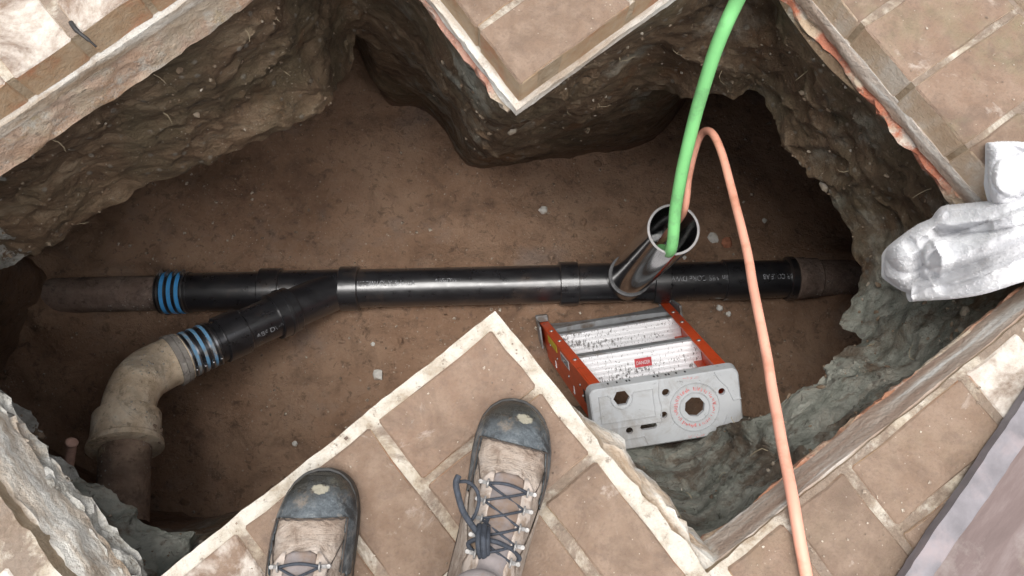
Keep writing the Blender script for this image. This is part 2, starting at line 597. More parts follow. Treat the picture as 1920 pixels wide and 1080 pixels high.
def mat_toecap():
    """rubber toe: blue grey where whole, worn to glossy black-olive at the front"""
    t = NT('scuffed_toe_rubber')
    x, y, z = t.sep(t.obj)
    n = t.noise(52, 8, .76, t.obj)
    g_ = t.noise(14, 6, .7, t.obj)
    c = t.ramp(n, [(.34, (.028, .033, .038)), (.48, (.075, .088, .097)), (.60, (.135, .152, .162)), (.72, (.30, .32, .33))])
    e = t.math('ADD', y, t.math('MULTIPLY_ADD', g_, .075, -.0375))
    e = t.math('ADD', e, t.math('MULTIPLY', t.math('ABSOLUTE', x), .22))
    worn = t.ramp(t.math('ADD', e, t.math('MULTIPLY_ADD', n, .03, -.015)), [(.266, 0.), (.284, 1.)])
    wc = t.ramp(t.noise(30, 6, .65, t.obj), [(.35, (.012, .012, .011)), (.6, (.032, .030, .024)), (.75, (.10, .092, .062))])
    c = t.mix(worn, c, wc)
    # glint painted on the tip as a rubbed-through cream spot, not the same on both boots
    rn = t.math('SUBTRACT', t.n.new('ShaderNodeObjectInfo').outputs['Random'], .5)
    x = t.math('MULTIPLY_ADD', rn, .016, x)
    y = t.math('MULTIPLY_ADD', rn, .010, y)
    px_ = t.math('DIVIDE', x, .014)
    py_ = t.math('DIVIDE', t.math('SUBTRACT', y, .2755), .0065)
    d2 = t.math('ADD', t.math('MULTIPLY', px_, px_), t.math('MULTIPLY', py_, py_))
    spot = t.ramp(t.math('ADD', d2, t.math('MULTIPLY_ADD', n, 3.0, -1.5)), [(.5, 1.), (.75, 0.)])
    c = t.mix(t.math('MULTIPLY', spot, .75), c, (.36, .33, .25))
    dk = t.ramp(t.noise(20, 8, .78, t.obj, dist=.6), [(.50, 0.), (.60, .9)])
    c = t.mix(dk, c, (.018, .018, .019))
    c = t.mix(t.ramp(t.noise(26, 7, .74, t.obj), [(.53, 0.), (.66, .65)]), c, (.20, .15, .105))
    ro = t.mix(worn, t.ramp(n, [(.3, .8), (.7, .55)]), (.24, .24, .24))
    return t.done(c, ro, t.bump(n, .9, .004))


def mat_board():
    t = NT('weathered_board')
    s_ = t.noise(5, 7, .65, t.obj, stretch=(1, 5, 1))
    c = t.ramp(s_, [(.3, (.082, .054, .048)), (.5, (.125, .087, .080)), (.66, (.18, .14, .132))])
    c = t.mix(t.ramp(t.noise(9, 7, .7, t.obj), [(.54, 0.), (.68, .6)]), c, (.25, .22, .20))
    c = t.mix(t.ramp(t.noise(4, 5, .6, t.obj), [(.57, 0.), (.68, .7)]), c, (.24, .20, .125))
    return t.done(c, .6, t.bump(t.noise(60, 6, .7, t.obj, stretch=(1, 4, 1)), .3, .002))


BRICK = mat_brick()
MORTAR = mat_mortar()
BED = mat_bedmortar()
SLAB = mat_slab()
WALL = mat_wall()
FLOOR = mat_floor()
ABS = mat_abs()
ABSRIM = m_simple('cut_plastic_edge', (.30, .29, .29), .6, .2, 60)
HUBRING = m_simple('scuffed_ring', (.13, .13, .135), .45, .4, 90)
GLOSS = m_simple('glossy_black_pipe', (.024, .023, .025), .14, .3, 30, bump=.02, spec=1.0)
GLOSS.node_tree.nodes['Principled BSDF'].inputs['Coat Weight'].default_value = .8
GLOSS.node_tree.nodes['Principled BSDF'].inputs['Coat Roughness'].default_value = .06
OLDIRON = mat_oldpipe('dusty_iron', (.15, .10, .075), (.25, .18, .145), (.32, .25, .205))
OLDCLAY = mat_oldpipe('earthy_clay', (.46, .34, .22), (.70, .57, .42), (.80, .72, .60))
GREYCRUST = mat_oldpipe('grey_crust', (.22, .20, .18), (.36, .33, .30), (.50, .47, .43))
RUST = mat_oldpipe('rusty_iron', (.14, .085, .055), (.24, .165, .12), (.33, .24, .175))
STEEL = m_simple('stainless_band', (.52, .53, .55), .3, .2, 40, metal=1, bump=.05)
RIVET = m_simple('dull_rivet', (.30, .29, .28), .45, .3, 60, metal=.6)
DARKSTEEL = m_simple('dark_band', (.10, .105, .115), .32, .3, 40, metal=.7, bump=.05)
BLUE = m_simple('blue_stripe', (.07, .34, .72), .4, .15, 30, bump=.03)
PALEBLUE = m_simple('muddy_blue_stripe', (.16, .36, .58), .5, .2, 30, bump=.03, dirt=(.36, .35, .33), dscale=22, dth=(.46, .6))
WHITEINK = m_simple('white_print', (.30, .31, .33), .6, .6, 260, bump=0, dirt=(.03, .03, .033), dscale=60, dth=(.48, .56))
ORANGE = m_simple('orange_fibreglass', (.62, .075, .018), .42, .12, 18, bump=.06, dirt=(.20, .06, .03), dscale=30, dth=(.62, .74))
TREAD = mat_tread()
CAP = mat_cap()
GREYPL = m_simple('grey_plastic', (.24, .25, .26), .5, .15, 30, bump=.06, dirt=(.12, .10, .085))
REDPRINT = m_simple('worn_red_print', (.56, .22, .22), .6, .4, 200, bump=0)
REDINK = m_simple('red_print', (.50, .06, .07), .6, .3, 80, bump=0)
YELLOW = m_simple('yellow_sticker', (.62, .50, .03), .5, .15, 40, bump=0)
PAPER = m_simple('white_sticker', (.66, .66, .68), .6, .12, 50, bump=0)
BLACKINK = m_simple('black_print', (.03, .03, .03), .6, .2, 50, bump=0)
GREEN = m_simple('green_hose', (.27, .72, .27), .42, .10, 12, bump=.06, dirt=(.17, .40, .17), dscale=11, dth=(.54, .72))
PEACH = m_simple('peach_hose', (.74, .35, .25), .55, .12, 12, bump=.08, dirt=(.50, .22, .14), dscale=13, dth=(.52, .70))
TOWEL = mat_towel()
LEATHER = mat_leather()
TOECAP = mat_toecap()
SOLE = m_simple('black_rubber_sole', (.022, .021, .020), .6, .35, 60, bump=.4, dirt=(.13, .10, .075), dscale=40, dth=(.55, .7))
BANDLEATHER = m_simple('pale_leather_band', (.43, .365, .315), .8, .25, 34, bump=.6, dirt=(.22, .16, .115), dscale=32, dth=(.48, .62))
SEAM = m_simple('dark_seam', (.055, .042, .034), .9, .3, 90, bump=0)
TONGUE = m_simple('grey_tongue', (.20, .175, .17), .85, .2, 40, bump=.3, dirt=(.17, .12, .09))
LACE = m_simple('slate_lace', (.030, .036, .048), .7, .35, 200, bump=.4)
EYELET = m_simple('worn_silver', (.26, .25, .24), .5, .5, 220, metal=.3, bump=.1)
SOCK = m_simple('grey_sock', (.16, .15, .15), .95, .25, 80, bump=.5)
BOARD = mat_board()
BOARDEDGE = m_simple('pale_board_edge', (.175, .162, .172), .7, .3, 26, bump=.15, dirt=(.27, .22, .22), dscale=12, dth=(.52, .7))
NAIL = m_simple('dark_iron', (.045, .043, .042), .55, .3, 60, metal=.5)
STONE_W = m_simple('pale_stone', (.58, .56, .52), .85, .2, 60, bump=.5, dirt=(.34, .28, .22))
STONE_R = m_simple('brick_chip', (.34, .14, .08), .9, .25, 60, bump=.5)
ROOT = m_simple('root', (.36, .22, .17), .85, .3, 50, bump=.5)
STRAW = m_simple('dry_fibre', (.40, .33, .22), .9, .2, 50, bump=0)
GROUND = m_simple('bare_ground', (.10, .085, .05), .95, .4, 3, bump=.6, obj=False)


def mat_grit():
    t = NT('grit_bits')
    c = t.ramp(t.noise(90, 2, .5), [(.3, (.12, .085, .065)), (.5, (.26, .20, .15)), (.62, (.52, .46, .38))])
    return t.done(c, .9)


GRIT = mat_grit()


def mat_wallstone():
    t = NT('embedded_stone')
    c = t.ramp(t.noise(17, 3, .5), [(.32, (.09, .06, .038)), (.46, (.17, .12, .078)), (.56, (.25, .20, .145)), (.68, (.40, .36, .30))])
    return t.done(c, .75, t.bump(t.noise(160, 4, .7), .5, .003))


WALLSTONE = mat_wallstone()


# ------------------------------------------------------------------ mouth of the hole
def lineX(p, q, r, s):
    p, q, r, s = [V3((a.x, a.y, 0)) for a in (p, q, r, s)]
    d1, d2 = q-p, s-r
    k = ((r-p).x*d2.y-(r-p).y*d2.x)/(d1.x*d2.y-d1.y*d2.x)
    return p+d1*k


TL = (W(0, 163), W(243, 0))
FPL = (W(853, 0), W(978, 160))
FPR = (W(978, 160), W(1200, 0))
RT = (W(1577, 0), W(1827, 293))
RB = (W(1773, 723), W(1340, 1073))
NPR = (W(1300, 1052), W(925, 585))
NPL = (W(925, 585), W(300, 1080))
LB = (W(83, 1073), W(-50, 905))
EDGES = [TL, FPL, FPR, RT, RB, NPR, NPL, LB]
NE = 8


def poly(offs, z=0.0):
    """corner points of the mouth with each edge moved into the hole by offs"""
    ln = []
    for (p, q), o in zip(EDGES, offs):
        d = (q-p).normalized()
        n = V3((d.y, -d.x, 0))
        ln.append((p+n*o, q+n*o))
    out = []
    for i in range(NE):
        a, b = ln[i-1], ln[i]
        out.append(lineX(a[0], a[1], b[0], b[1]))
    return out            # out[i] = start of edge i


BASE = poly([0]*8)
CNT = [max(6, int((BASE[(i+1) % 8]-BASE[i]).length/.011)) for i in range(8)]


def loop(offs, zs, amp=0.0, freq=30, seed=0.0, zamp=0.0, amps=None):
    pts = poly(offs)
    thin = list(offs)
    thin[5] = min(thin[5], .003)
    pt2 = poly(thin)            # the edge nearest the camera's feet crumbles only along its lower half
    tip5 = pts[6]
    pts[6] = pt2[6]
    out = []
    for i in range(8):
        a, b = pts[i], pts[(i+1) % 8]
        d = (BASE[(i+1) % 8]-BASE[i]).normalized()
        n = V3((d.y, -d.x, 0))
        am = amps[i] if amps else amp
        for k in range(CNT[i]):
            t = k/CNT[i]
            p = a.lerp(b, t)
            fade = min(1, min(k, CNT[i]-k)/3) if (am < .008 or i in (5, 6)) else 1
            if i == 5:
                kk = sstep(.66, .40, t)
                p = pt2[5].lerp(pt2[6], t).lerp(pts[5].lerp(tip5, t), kk)
                am_ = am*(.2+.8*kk)
            else:
                am_ = am
            zz = zs[i]
            if t > .9:
                zz += (zs[(i+1) % 8]-zs[i])*.5*sstep(.9, 1, t)
            elif t < .1:
                zz += (zs[i-1]-zs[i])*.5*(1-sstep(0, .1, t))
            q = p+V3((seed, seed*1.7, zz*1.3))
            p = p+n*(am_*fade*((.6*fbm(q, freq, 4)+.6*fbm(q, freq*.35, 2)+.30*fbm(q, freq*3.2, 3))*1.6))
            out.append(V3((p.x, p.y, zz+zamp*fbm(q, freq*.8, 3))))
    return out


#          TL     FPL    FPR    RT     RB    NPR    NPL   LB
O_TOP = [-.003, -.003, -.003, -.003, .004, .004, .000, .012]
A_TOP = [.0012, .0012, .0012, .002, .004, .010, .003, .012]
top0 = loop(O_TOP, [-.0028]*8, amps=A_TOP, freq=28)
top1 = loop(O_TOP, [-.0585]*8, amps=A_TOP, freq=28)

patio = MB()
outer = [V3((-4, -4, -.0028)), V3((4, -4, -.0028)), V3((4, 4, -.0028)), V3((-4, 4, -.0028))]
tri = geometry.tessellate_polygon([outer, top0])
patio.add(outer+top0, tri)
patio.grid([top0, top1], close=True)
patio_o = patio.build('patio', MORTAR)
patio_o['kind'] = 'structure'
bm = bmesh.new()
bm.from_mesh(patio_o.data)
bmesh.ops.remove_doubles(bm, verts=bm.verts, dist=1e-5)
for f in bm.faces:
    if abs(f.normal.z) > .8 and f.normal.z < 0:
        f.normal_flip()
bm.to_mesh(patio_o.data)
bm.free()


def ring(name, mat, profile, parent, smooth=True, attrs=()):
    """profile: list of (offs, zs, amps, freq, seed, zamp), refined between the given rows"""
    prof = []
    for k in range(len(profile)-1):
        o0, z0, a0, f0, s0_, za0 = profile[k]
        o1, z1, a1, f1, s1_, za1 = profile[k+1]
        for j in range(3):
            t = j/3
            mx = lambda u, v: [x+(y-x)*t for x, y in zip(u, v)]
            prof.append((mx(o0, o1), mx(z0, z1), mx(a0, a1), f1, 1.0, za0+(za1-za0)*t))
    prof.append(profile[-1])
    rows = [loop(o, z, amps=a, freq=f, seed=s, zamp=za) for (o, z, a, f, s, za) in prof]
    m = MB()
    m.grid(rows, close=True)
    ob = m.build(name, mat, parent, smooth=smooth, angle=36)
    for nm, vv in attrs:
        at = ob.data.attributes.new(nm, 'FLOAT', 'POINT')
        vals = []
        for _ in rows:
            for i in range(8):
                vals += [vv[i]]*CNT[i]
        at.data.foreach_set('value', vals)
    return ob


ZB = [-.058]*8
a_bed = [.003, .006, .003, .005, .003, .020, .004, .012]
ring('mortar_bed', BED, [
    ([-.03]*8, [-.0575, -.0575, -.0575, -.0575, -.012, -.0575, -.0575, -.030], [0]*8, 26, 1, 0),
    ([.002, .004, .001, .000, .006, .020, .0, .016], [-.0580, -.0580, -.0580, -.050, -.010, -.022, -.058, -.030], a_bed, 26, 1, .002),
    ([.007, .010, .005, .003, .009, .030, .003, .024], [-.061, -.061, -.061, -.060, -.030, -.036, -.063, -.05], a_bed, 26, 1, .003),
    ([.008, .011, .006, .002, .018, .036, .003, .034], [-.080, -.078, -.076, -.078, -.074, -.085, -.082, -.10], a_bed, 26, 1, .004),
    ([-.01]*8, [-.090, -.09, -.09, -.09, -.08, -.09, -.09, -.105], [0]*8, 26, 1, 0),
], patio_o, attrs=[('alt', [0, 1, 0, 1, 0, 1, 0, 1]), ('pink', [.0, .0, .1, .8, 1.0, .0, .0, .0])])
a_sl = [.007, .012, .010, .012, .008, .016, .008, .019]
ring('concrete_slab', SLAB, [
    ([-.03]*8, [-.079]*8, [0]*8, 20, 0, 0),
    ([.001, .006, -.012, -.002, .012, .010, -.005, .030], [-.082, -.082, -.082, -.080, -.070, -.085, -.085, -.092], a_sl, 30, 3, .004),
    ([.004, .014, -.012, .006, .018, .018, -.002, .034], [-.100, -.095, -.09, -.090, -.078, -.11, -.105, -.105], a_sl, 30, 3, .006),
    ([.006, .010, -.020, .002, .018, .022, -.003, .038], [-.125, -.112, -.10, -.100, -.086, -.135, -.13, -.125], a_sl, 34, 4, .008),
    ([.010, .004, -.025, -.010, .008, .010, -.003, .038], [-.150, -.122, -.105, -.108, -.094, -.15, -.15, -.130], a_sl, 34, 5, .010),
    ([-.06]*8, [-.16, -.13, -.12, -.12, -.105, -.16, -.16, -.15], [0]*8, 20, 0, 0),
], patio_o, attrs=[('red', [.25, .9, .6, 1.0, .6, .1, .1, .05]), ('chalk', [.1, .3, 0, .1, 0, .6, .5, 1.0])])

# ------------------------------------------------------------------ bricks
GAPS = []


def clip(poly2, p, n):
    """keep the part of a 2D polygon with (x-p).n >= 0"""
    out = []
    for i in range(len(poly2)):
        a, b = poly2[i], poly2[(i+1) % len(poly2)]
        da, db = (a-p).dot(n), (b-p).dot(n)
        if da >= 0:
            out.append(a)
        if (da >= 0) != (db >= 0):
            out.append(a.lerp(b, da/(da-db)))
    return out


def outw(i):
    p, q = EDGES[i]
    d = (q-p).normalized()
    return V3((p.x, p.y, 0)), V3((-d.y, d.x, 0))     # point, outward normal


def area(p):
    return abs(sum(p[i].x*p[(i+1) % len(p)].y-p[(i+1) % len(p)].x*p[i].y for i in range(len(p))))/2


BR = []      # (polygon, region)
JW = .0055   # half joint


def weave(region, org, a, b, sa, sb, par, out_edges, not_edges, inset, ba=.206, bb=.206, rng=9, jw=JW):
    a, b = V3((a.x, a.y, 0)).normalized(), V3((b.x, b.y, 0)).normalized()
    org = V3((org.x, org.y, 0))
    for i in range(-rng, rng+1):
        for j in range(-rng, rng+1):
            a0, b0 = sa+i*ba, sb+j*bb
            along_a = (i+j+par) % 2 == 0
            for k in (0, 1):
                if along_a:
                    r = (a0, a0+ba, b0+k*bb/2, b0+(k+1)*bb/2)
                else:
                    r = (a0+k*ba/2, a0+(k+1)*ba/2, b0, b0+bb)
                j4 = [jw+random.uniform(-.0015, .0025) for _ in range(4)]
                r = (r[0]+j4[0], r[1]-j4[1], r[2]+j4[2], r[3]-j4[3])
                pl = [org+a*r[0]+b*r[2], org+a*r[1]+b*r[2], org+a*r[1]+b*r[3], org+a*r[0]+b*r[3]]
                for e in out_edges:
                    p, n = outw(e)
                    pl = clip(pl, p+n*inset.get(e, 0), n) if pl else pl
                for e in not_edges:
                    p, n = outw(e)
                    pl = clip(pl, p-n*.005, -n) if pl else pl
                if len(pl) >= 3 and area(pl) > .0009:
                    BR.append((pl, region, (i, j, k)))


def pj(edge, px, py):
    """distance along an edge (from its start corner) of a pixel at paving level"""
    q = W(px, py)
    p = BASE[edge]
    d = (EDGES[edge][1]-EDGES[edge][0]).normalized()
    return (q-V3((p.x, p.y, 0))).dot(d)


def edir(i):
    return (EDGES[i][1]-EDGES[i][0]).normalized()


V = BASE
# near pier: edges 5 and 6, corner V[6]
weave('near', V[6], edir(6), -edir(5), .006, .006, 0, [5, 6], [], {5: .017, 6: .017}, .2045, .2215)
# far pier: edges 1 and 2, corner V[2]
weave('far', V[2], edir(2), -edir(1), -.006, -.001, 0, [1, 2], [], {}, .212, .216, jw=.0035)
weave('topleft', V[0], edir(0), outw(0)[1], pj(0, 17, 150), -.006, 1, [0], [1], {}, .214, .212)
weave('righttop', V[3], edir(3), outw(3)[1], pj(3, 1637, 33), -.006, 1, [3], [2], {}, .228, .216, jw=.0042)
weave('rightbottom', V[4], edir(4), outw(4)[1], pj(4, 1590, 885), -.002, 1, [4], [3, 5], {4: .003}, .206, .206)
weave('leftbottom', V[7], edir(7), outw(7)[1], .03, .02, 1, [7], [0, 6], {7: .03}, .206, .206)


def brick_mesh(pl, zt, lean, fine=True):
    c = sum(pl, V3((0, 0, 0)))/len(pl)
    if sum(pl[i].x*pl[(i+1) % len(pl)].y-pl[(i+1) % len(pl)].x*pl[i].y for i in range(len(pl))) < 0:
        pl = pl[::-1]
    ed = []
    n = len(pl)
    for i in range(n):
        a, b = pl[i], pl[(i+1) % n]
        d = (b-a)
        L = d.length
        if L < .004:
            continue
        d.normalize()
        nin = V3((-d.y, d.x, 0))
        if not fine:
            ed.append(a)
            continue
        cc = min(.0028, L*.2)
        steps = 4 if L > .12 else 3 if L > .05 else 2
        for k in range(steps+1):
            t = cc+(L-2*cc)*k/steps
            p = a+d*t
            jit = 0 if k in (0, steps) else random.uniform(-.0008, .0022)
            ed.append(p+nin*jit)
    m = len(ed)
    ztop = lambda p: zt+lean[0]*(p.x-c.x)+lean[1]*(p.y-c.y)
    r0 = [V3((c.x+(p.x-c.x)*(1-.0028/max(.03, (p-c).length)), c.y+(p.y-c.y)*(1-.0028/max(.03, (p-c).length)), ztop(p))) for p in ed]
    r1 = [V3((p.x, p.y, ztop(p)-random.uniform(.0016, .003))) for p in ed]
    r2 = [V3((p.x, p.y, -.0575)) for p in ed]
    q = MB()
    vs = [v-c for v in r0+r1+r2]
    fs = [tuple(range(m))]
    for a in (0, 1):
        for k in range(m):
            k2 = (k+1) % m
            fs.append((a*m+k, (a+1)*m+k, (a+1)*m+k2, a*m+k2))
    q.add(vs, fs)
    return q, c


SM = {'near': (.12, .50), 'far': (.16, .34), 'topleft': (.55, .78), 'righttop': (.08, .3), 'rightbottom': (.12, .40), 'leftbottom': (.9, 1.2)}
MOSS = {'righttop': .5, 'far': .05, 'near': .0, 'topleft': .0, 'rightbottom': .15, 'leftbottom': 0}
focus = V3((.02, .25, 0))
BR.sort(key=lambda t: (sum(t[0], V3((0, 0, 0)))/len(t[0])-focus).length)
rest = MB()
for idx, (pl, reg, ijk) in enumerate(BR):
    c = sum(pl, V3((0, 0, 0)))/len(pl)
    dist = (c-focus).length
    if idx < 290:
        q, c = brick_mesh(pl, random.uniform(-.0006, .0014), (random.uniform(-.012, .012), random.uniform(-.012, .012)))
        o = q.build('brick', BRICK, patio_o, fixn=False)
        o.location = c
        s = random.uniform(*SM[reg])
        if reg == 'rightbottom' and c.x > W(1790, 700).x and c.y > W(1790, 700).y-.12:
            s = .78
        if reg == 'rightbottom' and (W(1500, 960)-c).length < .07:
            s = .74
        if reg == 'near' and (W(420, 1010)-c).length < .10:
            s = .66
        o.color = (s, MOSS[reg]*random.uniform(.4, 1), 1.0 if reg == 'righttop' else 0.0, 1)
    elif dist < 2.2:
        q, c = brick_mesh(pl, random.uniform(-.0006, .0014), (0, 0), False)
        rest.add([V3(v)+c for v in q.v], q.f)
ro = rest.build('brick', BRICK, patio_o, fixn=False)
ro['kind'] = 'stuff'
ro.color = (.2, .1, 0, 1)

# ground beyond the paving
g = MB()
for (x0, x1, y0, y1) in ((-60, 60, 3.98, 60), (-60, 60, -60, -3.98), (-60, -3.98, -3.98, 3.98), (3.98, 60, -3.98, 3.98)):
    g.add([(x0, y0, -.012), (x1, y0, -.012), (x1, y1, -.012), (x0, y1, -.012)], [(0, 1, 2, 3)])
go = g.build('ground', GROUND)
go['kind'] = 'structure'

# ------------------------------------------------------------------ earth walls of the pit
ZF = -1.40
# top (px, z), lip (px, z), foot (px on the pit floor), grey, pale
ST = [
    ((-290, 470), -.20, (-190, 610), -.60, (90, 620), .25, .25),
    ((-190, 360), -.14, (-110, 545), -.55, (118, 575), .15, 0.40),
    ((-60, 300), -.14, (-20, 498), -.52, (118, 520), .10, 0.50),
    ((25, 262), -.14, (45, 476), -.50, (70, 455), .10, 0.40),
    ((110, 220), -.14, (110, 448), -.50, (20, 420), .12, .03),
    ((190, 165), -.14, (205, 376), -.50, (90, 320), .12, .03),
    ((273, 117), -.14, (335, 318), -.50, (210, 240), .12, .0),
    ((370, 55), -.14, (440, 282), -.50, (330, 190), .15, .0),
    ((450, 0), -.14, (555, 225), -.52, (430, 120), .15, .0),
    ((500, -50), -.14, (625, 185), -.56, (560, 110), .12, .0),
    ((545, -140), -.13, (665, 110), -.70, (660, 140), .10, .0),
    ((640, -150), -.12, None, -.60, (725, 200), .14, .0),
    ((760, -70), -.11, None, -.60, (785, 210), .28, .0),
    ((842, 62), -.11, None, -.60, (840, 252), .32, .10),
    ((905, 140), -.10, None, -.60, (868, 302), .32, .12),
    ((972, 200), -.095, None, -.60, (908, 314), .24, .14),
    ((1045, 155), -.095, None, -.60, (1003, 304), .22, .14),
    ((1120, 105), -.095, None, -.60, (1098, 294), .22, .12),
    ((1195, 45), -.095, None, -.58, (1215, 270), .26, .0),
    ((1270, -5), -.10, (1300, 187), -.48, (1290, 130), .25, .0),
    ((1350, -90), -.10, (1372, 186), -.44, (1370, 60), .28, .0),
    ((1425, -60), -.10, (1418, 170), -.43, (1480, 60), .26, .0),
    ((1475, 25), -.10, (1450, 215), -.43, (1580, 130), .26, .0),
    ((1550, 122), -.10, (1492, 292), -.43, (1640, 220), .26, .0),
    ((1625, 190), -.10, (1530, 345), -.43, (1690, 310), .28, .0),
    ((1705, 265), -.10, (1560, 392), -.43, (1690, 390), .30, .0),
    ((1785, 350), -.10, (1592, 455), -.43, (1670, 455), .32, .03),
    ((1870, 450), -.11, (1606, 515), -.44, (1600, 512), .30, .03),
    ((1935, 545), -.13, (1604, 560), -.45, (1598, 555), .36, .03),
    ((1880, 598), -.10, (1588, 595), -.46, (1640, 590), .46, .03),
    ((1808, 662), -.10, (1622, 635), -.41, (1660, 640), .52, .05),
    ((1735, 724), -.10, (1585, 668), -.40, (1620, 690), .55, .04),
    ((1668, 780), -.10, (1545, 702), -.40, (1560, 730), .60, .04),
    ((1598, 832), -.10, (1470, 745), -.40, (1470, 770), .60, .05),
    ((1524, 886), -.10, (1400, 790), -.41, (1390, 800), .60, .05),
    ((1440, 950), -.10, (1345, 795), -.62, (1310, 790), .55, .06),
    ((1352, 1020), -.10, (1270, 805), -.84, (1230, 790), .60, .12),
    ((1290, 1015), -.14, (1205, 805), -.84, (1150, 780), .55, .14),
    ((1215, 945), -.14, (1130, 795), -.82, (1080, 770), .45, .10),
    ((1120, 830), -.14, (1050, 790), -.60, (1030, 780), .20, .05),
    ((1025, 715), -.14, (975, 770), -.60, (960, 770), .15, .0),
    ((925, 605), -.14, (918, 730), -.60, (915, 770), .15, .0),
    ((800, 705), -.14, (840, 800), -.60, (850, 815), .15, .0),
    ((650, 820), -.14, (740, 860), -.60, (740, 870), .15, .0),
    ((480, 955), -.14, (560, 940), -.60, (560, 930), .20, .0),
    ((340, 1080), -.17, (400, 1010), -.42, (440, 960), .60, .20),
    ((255, 1125), -.15, (345, 1005), -.32, (330, 960), .85, .28),
    ((190, 1105), -.14, (278, 972), -.31, (250, 930), .85, .28),
    ((145, 1040), -.14, (225, 925), -.32, (170, 880), .70, .36),
    ((105, 975), -.14, (165, 882), -.33, (110, 850), .50, .46),
    ((65, 905), -.14, (105, 838), -.34, (40, 810), .44, .50),
    ((25, 840), -.14, (45, 788), -.42, (-10, 760), .42, 0.60),
    ((-30, 790), -.14, (-5, 742), -.43, (-60, 720), .40, 0.60),
    ((-130, 690), -.16, (-110, 690), -.48, (20, 700), .35, 0.50),
    ((-240, 570), -.20, (-180, 640), -.55, (60, 665), .30, .3),
]
Ts, Ls, Fs, Ms, Bs = [], [], [], [], []
for s_ in ST:
    T = W(*s_[0], s_[1])
    F = W(*s_[4], ZF)
    if s_[2] is None:           # a plain leaning face, no ledge
        L = T.lerp(F, (T.z-s_[3])/(T.z-ZF))
        mid_ = L.lerp(F, .5)
        bb = 1.0
    else:
        L = W(*s_[2], s_[3])
        mid_, bb = L, 0.0
        if 2 < len(Ls) < 29:    # hollow behind the ledge, not far
            fx = _n[0]+(s_[2][0]-_n[0])*1.07
            fy = _n[1]+(s_[2][1]-_n[1])*1.07
            F = W(fx, fy, ZF)
    Ts.append(T)
    Ls.append(L)
    Fs.append(F)
    Ms.append(mid_)
    Bs.append(bb)
NSUB = 12


def closed_cat(pts, n):
    k = len(pts)
    out = []
    for i in range(k):
        p0, p1, p2, p3 = pts[i-1], pts[i], pts[(i+1) % k], pts[(i+2) % k]
        for j in range(n):
            t = j/n
            out.append(.5*((2*p1)+(p2-p0)*t+(2*p0-5*p1+4*p2-p3)*t*t+(3*p1-p0-3*p2+p3)*t**3))
    return out


cT, cL, cF = closed_cat(Ts, NSUB), closed_cat(Ls, NSUB), closed_cat(Fs, NSUB)
cM = closed_cat(Ms, NSUB)
cB = [max(0, min(1, v.x)) for v in closed_cat([V3((x, 0, 0)) for x in Bs], NSUB)]
cA = closed_cat([V3((s[5], s[6], 0)) for s in ST], NSUB)
ctr = V3((0.1, .35, 0))
n_ = len(cT)
UP, LOW = 46, 30
rows, gv, pv = [], [], []
DIP = Matrix.Rotation(R_(28), 3, 'Y') @ Matrix.Rotation(R_(35), 3, 'X')


def rockdisp(p):
    q = DIP @ V3(p)
    q = V3((q.x*9, q.y*9, q.z*15))
    d, pts = noise.voronoi(q)
    crack = min(1, (d[1]-d[0])*3)
    return .5 + .35*noise.noise(q*.9) + .30*(crack-.5)


sv = []
for r in range(UP+LOW+2):
    row = []
    for c in range(n_):
        T, L, F = cT[c], cL[c], cF[c]
        outd = V3((L.x-ctr.x, L.y-ctr.y, 0)).normalized()
        if r == 0:
            p = T+outd*.07+V3((0, 0, .035))
            amp = 0
        elif r <= UP:
            t = (r-1)/(UP-1)
            p = T.lerp(L, t)
            p += outd*(.030*math.sin(math.pi*t))
            amp = sstep(0, .25, t)
        else:
            t = (r-UP)/(LOW+1)
            mid = V3((F.x, F.y, L.z-.10)).lerp(L, .15).lerp(cM[c], cB[c])
            p = L*(1-t)**2+mid*2*t*(1-t)+F*t*t
            amp = 1-.45*t
        v = V3((0, 0, 0))
        if amp:
            v += V3((fbm(p+V3((3, 0, 0)), 5, 4), fbm(p+V3((0, 7, 0)), 5, 4), fbm(p+V3((0, 0, 5)), 5, 4)*.6))*.046
            rd = rockdisp(p+v*.5)
            v += outd*((rd-.5)*.036)
            v += V3((fbm(p, 38, 4), fbm(p+V3((9, 0, 0)), 38, 4), fbm(p+V3((0, 9, 0)), 38, 4)))*.011
            v += V3((fbm(p+V3((0, 3, 0)), 105, 2), fbm(p+V3((3, 0, 0)), 105, 2), fbm(p, 105, 2)))*.005
        row.append(p+v*amp)
        gv.append(cA[c].x if r <= UP else cA[c].x*(1.0 if cB[c] > .5 else .7))
        pv.append(cA[c].y if r <= UP else 0.0)
        sv.append(0.0 if r <= UP else sstep(UP+LOW*(.72 if cB[c] > .5 else .3), UP+LOW*(1.05 if cB[c] > .5 else .95), r))
    rows.append(row)
mb = MB()
mb.grid(rows, close=True)
pit = mb.build('earth_wall', WALL, smooth=True, fixn=True)
pit['kind'] = 'structure'
pit.data.set_sharp_from_angle(angle=R_(38))
for nm, vals in (('grey', gv), ('pale', pv), ('soil', sv)):
    a = pit.data.attributes.new(nm, 'FLOAT', 'POINT')
    a.data.foreach_set('value', vals)

# pit floor
ax0, ax1 = W(300, 549.5, -1.290), W(1500, 522.0, -1.290)
axd = (ax1-ax0).normalized()
ZP = -1.345


EL, ER = W(70, 566, ZP), W(1602, 524, ZP)
EL.z = ER.z = 0


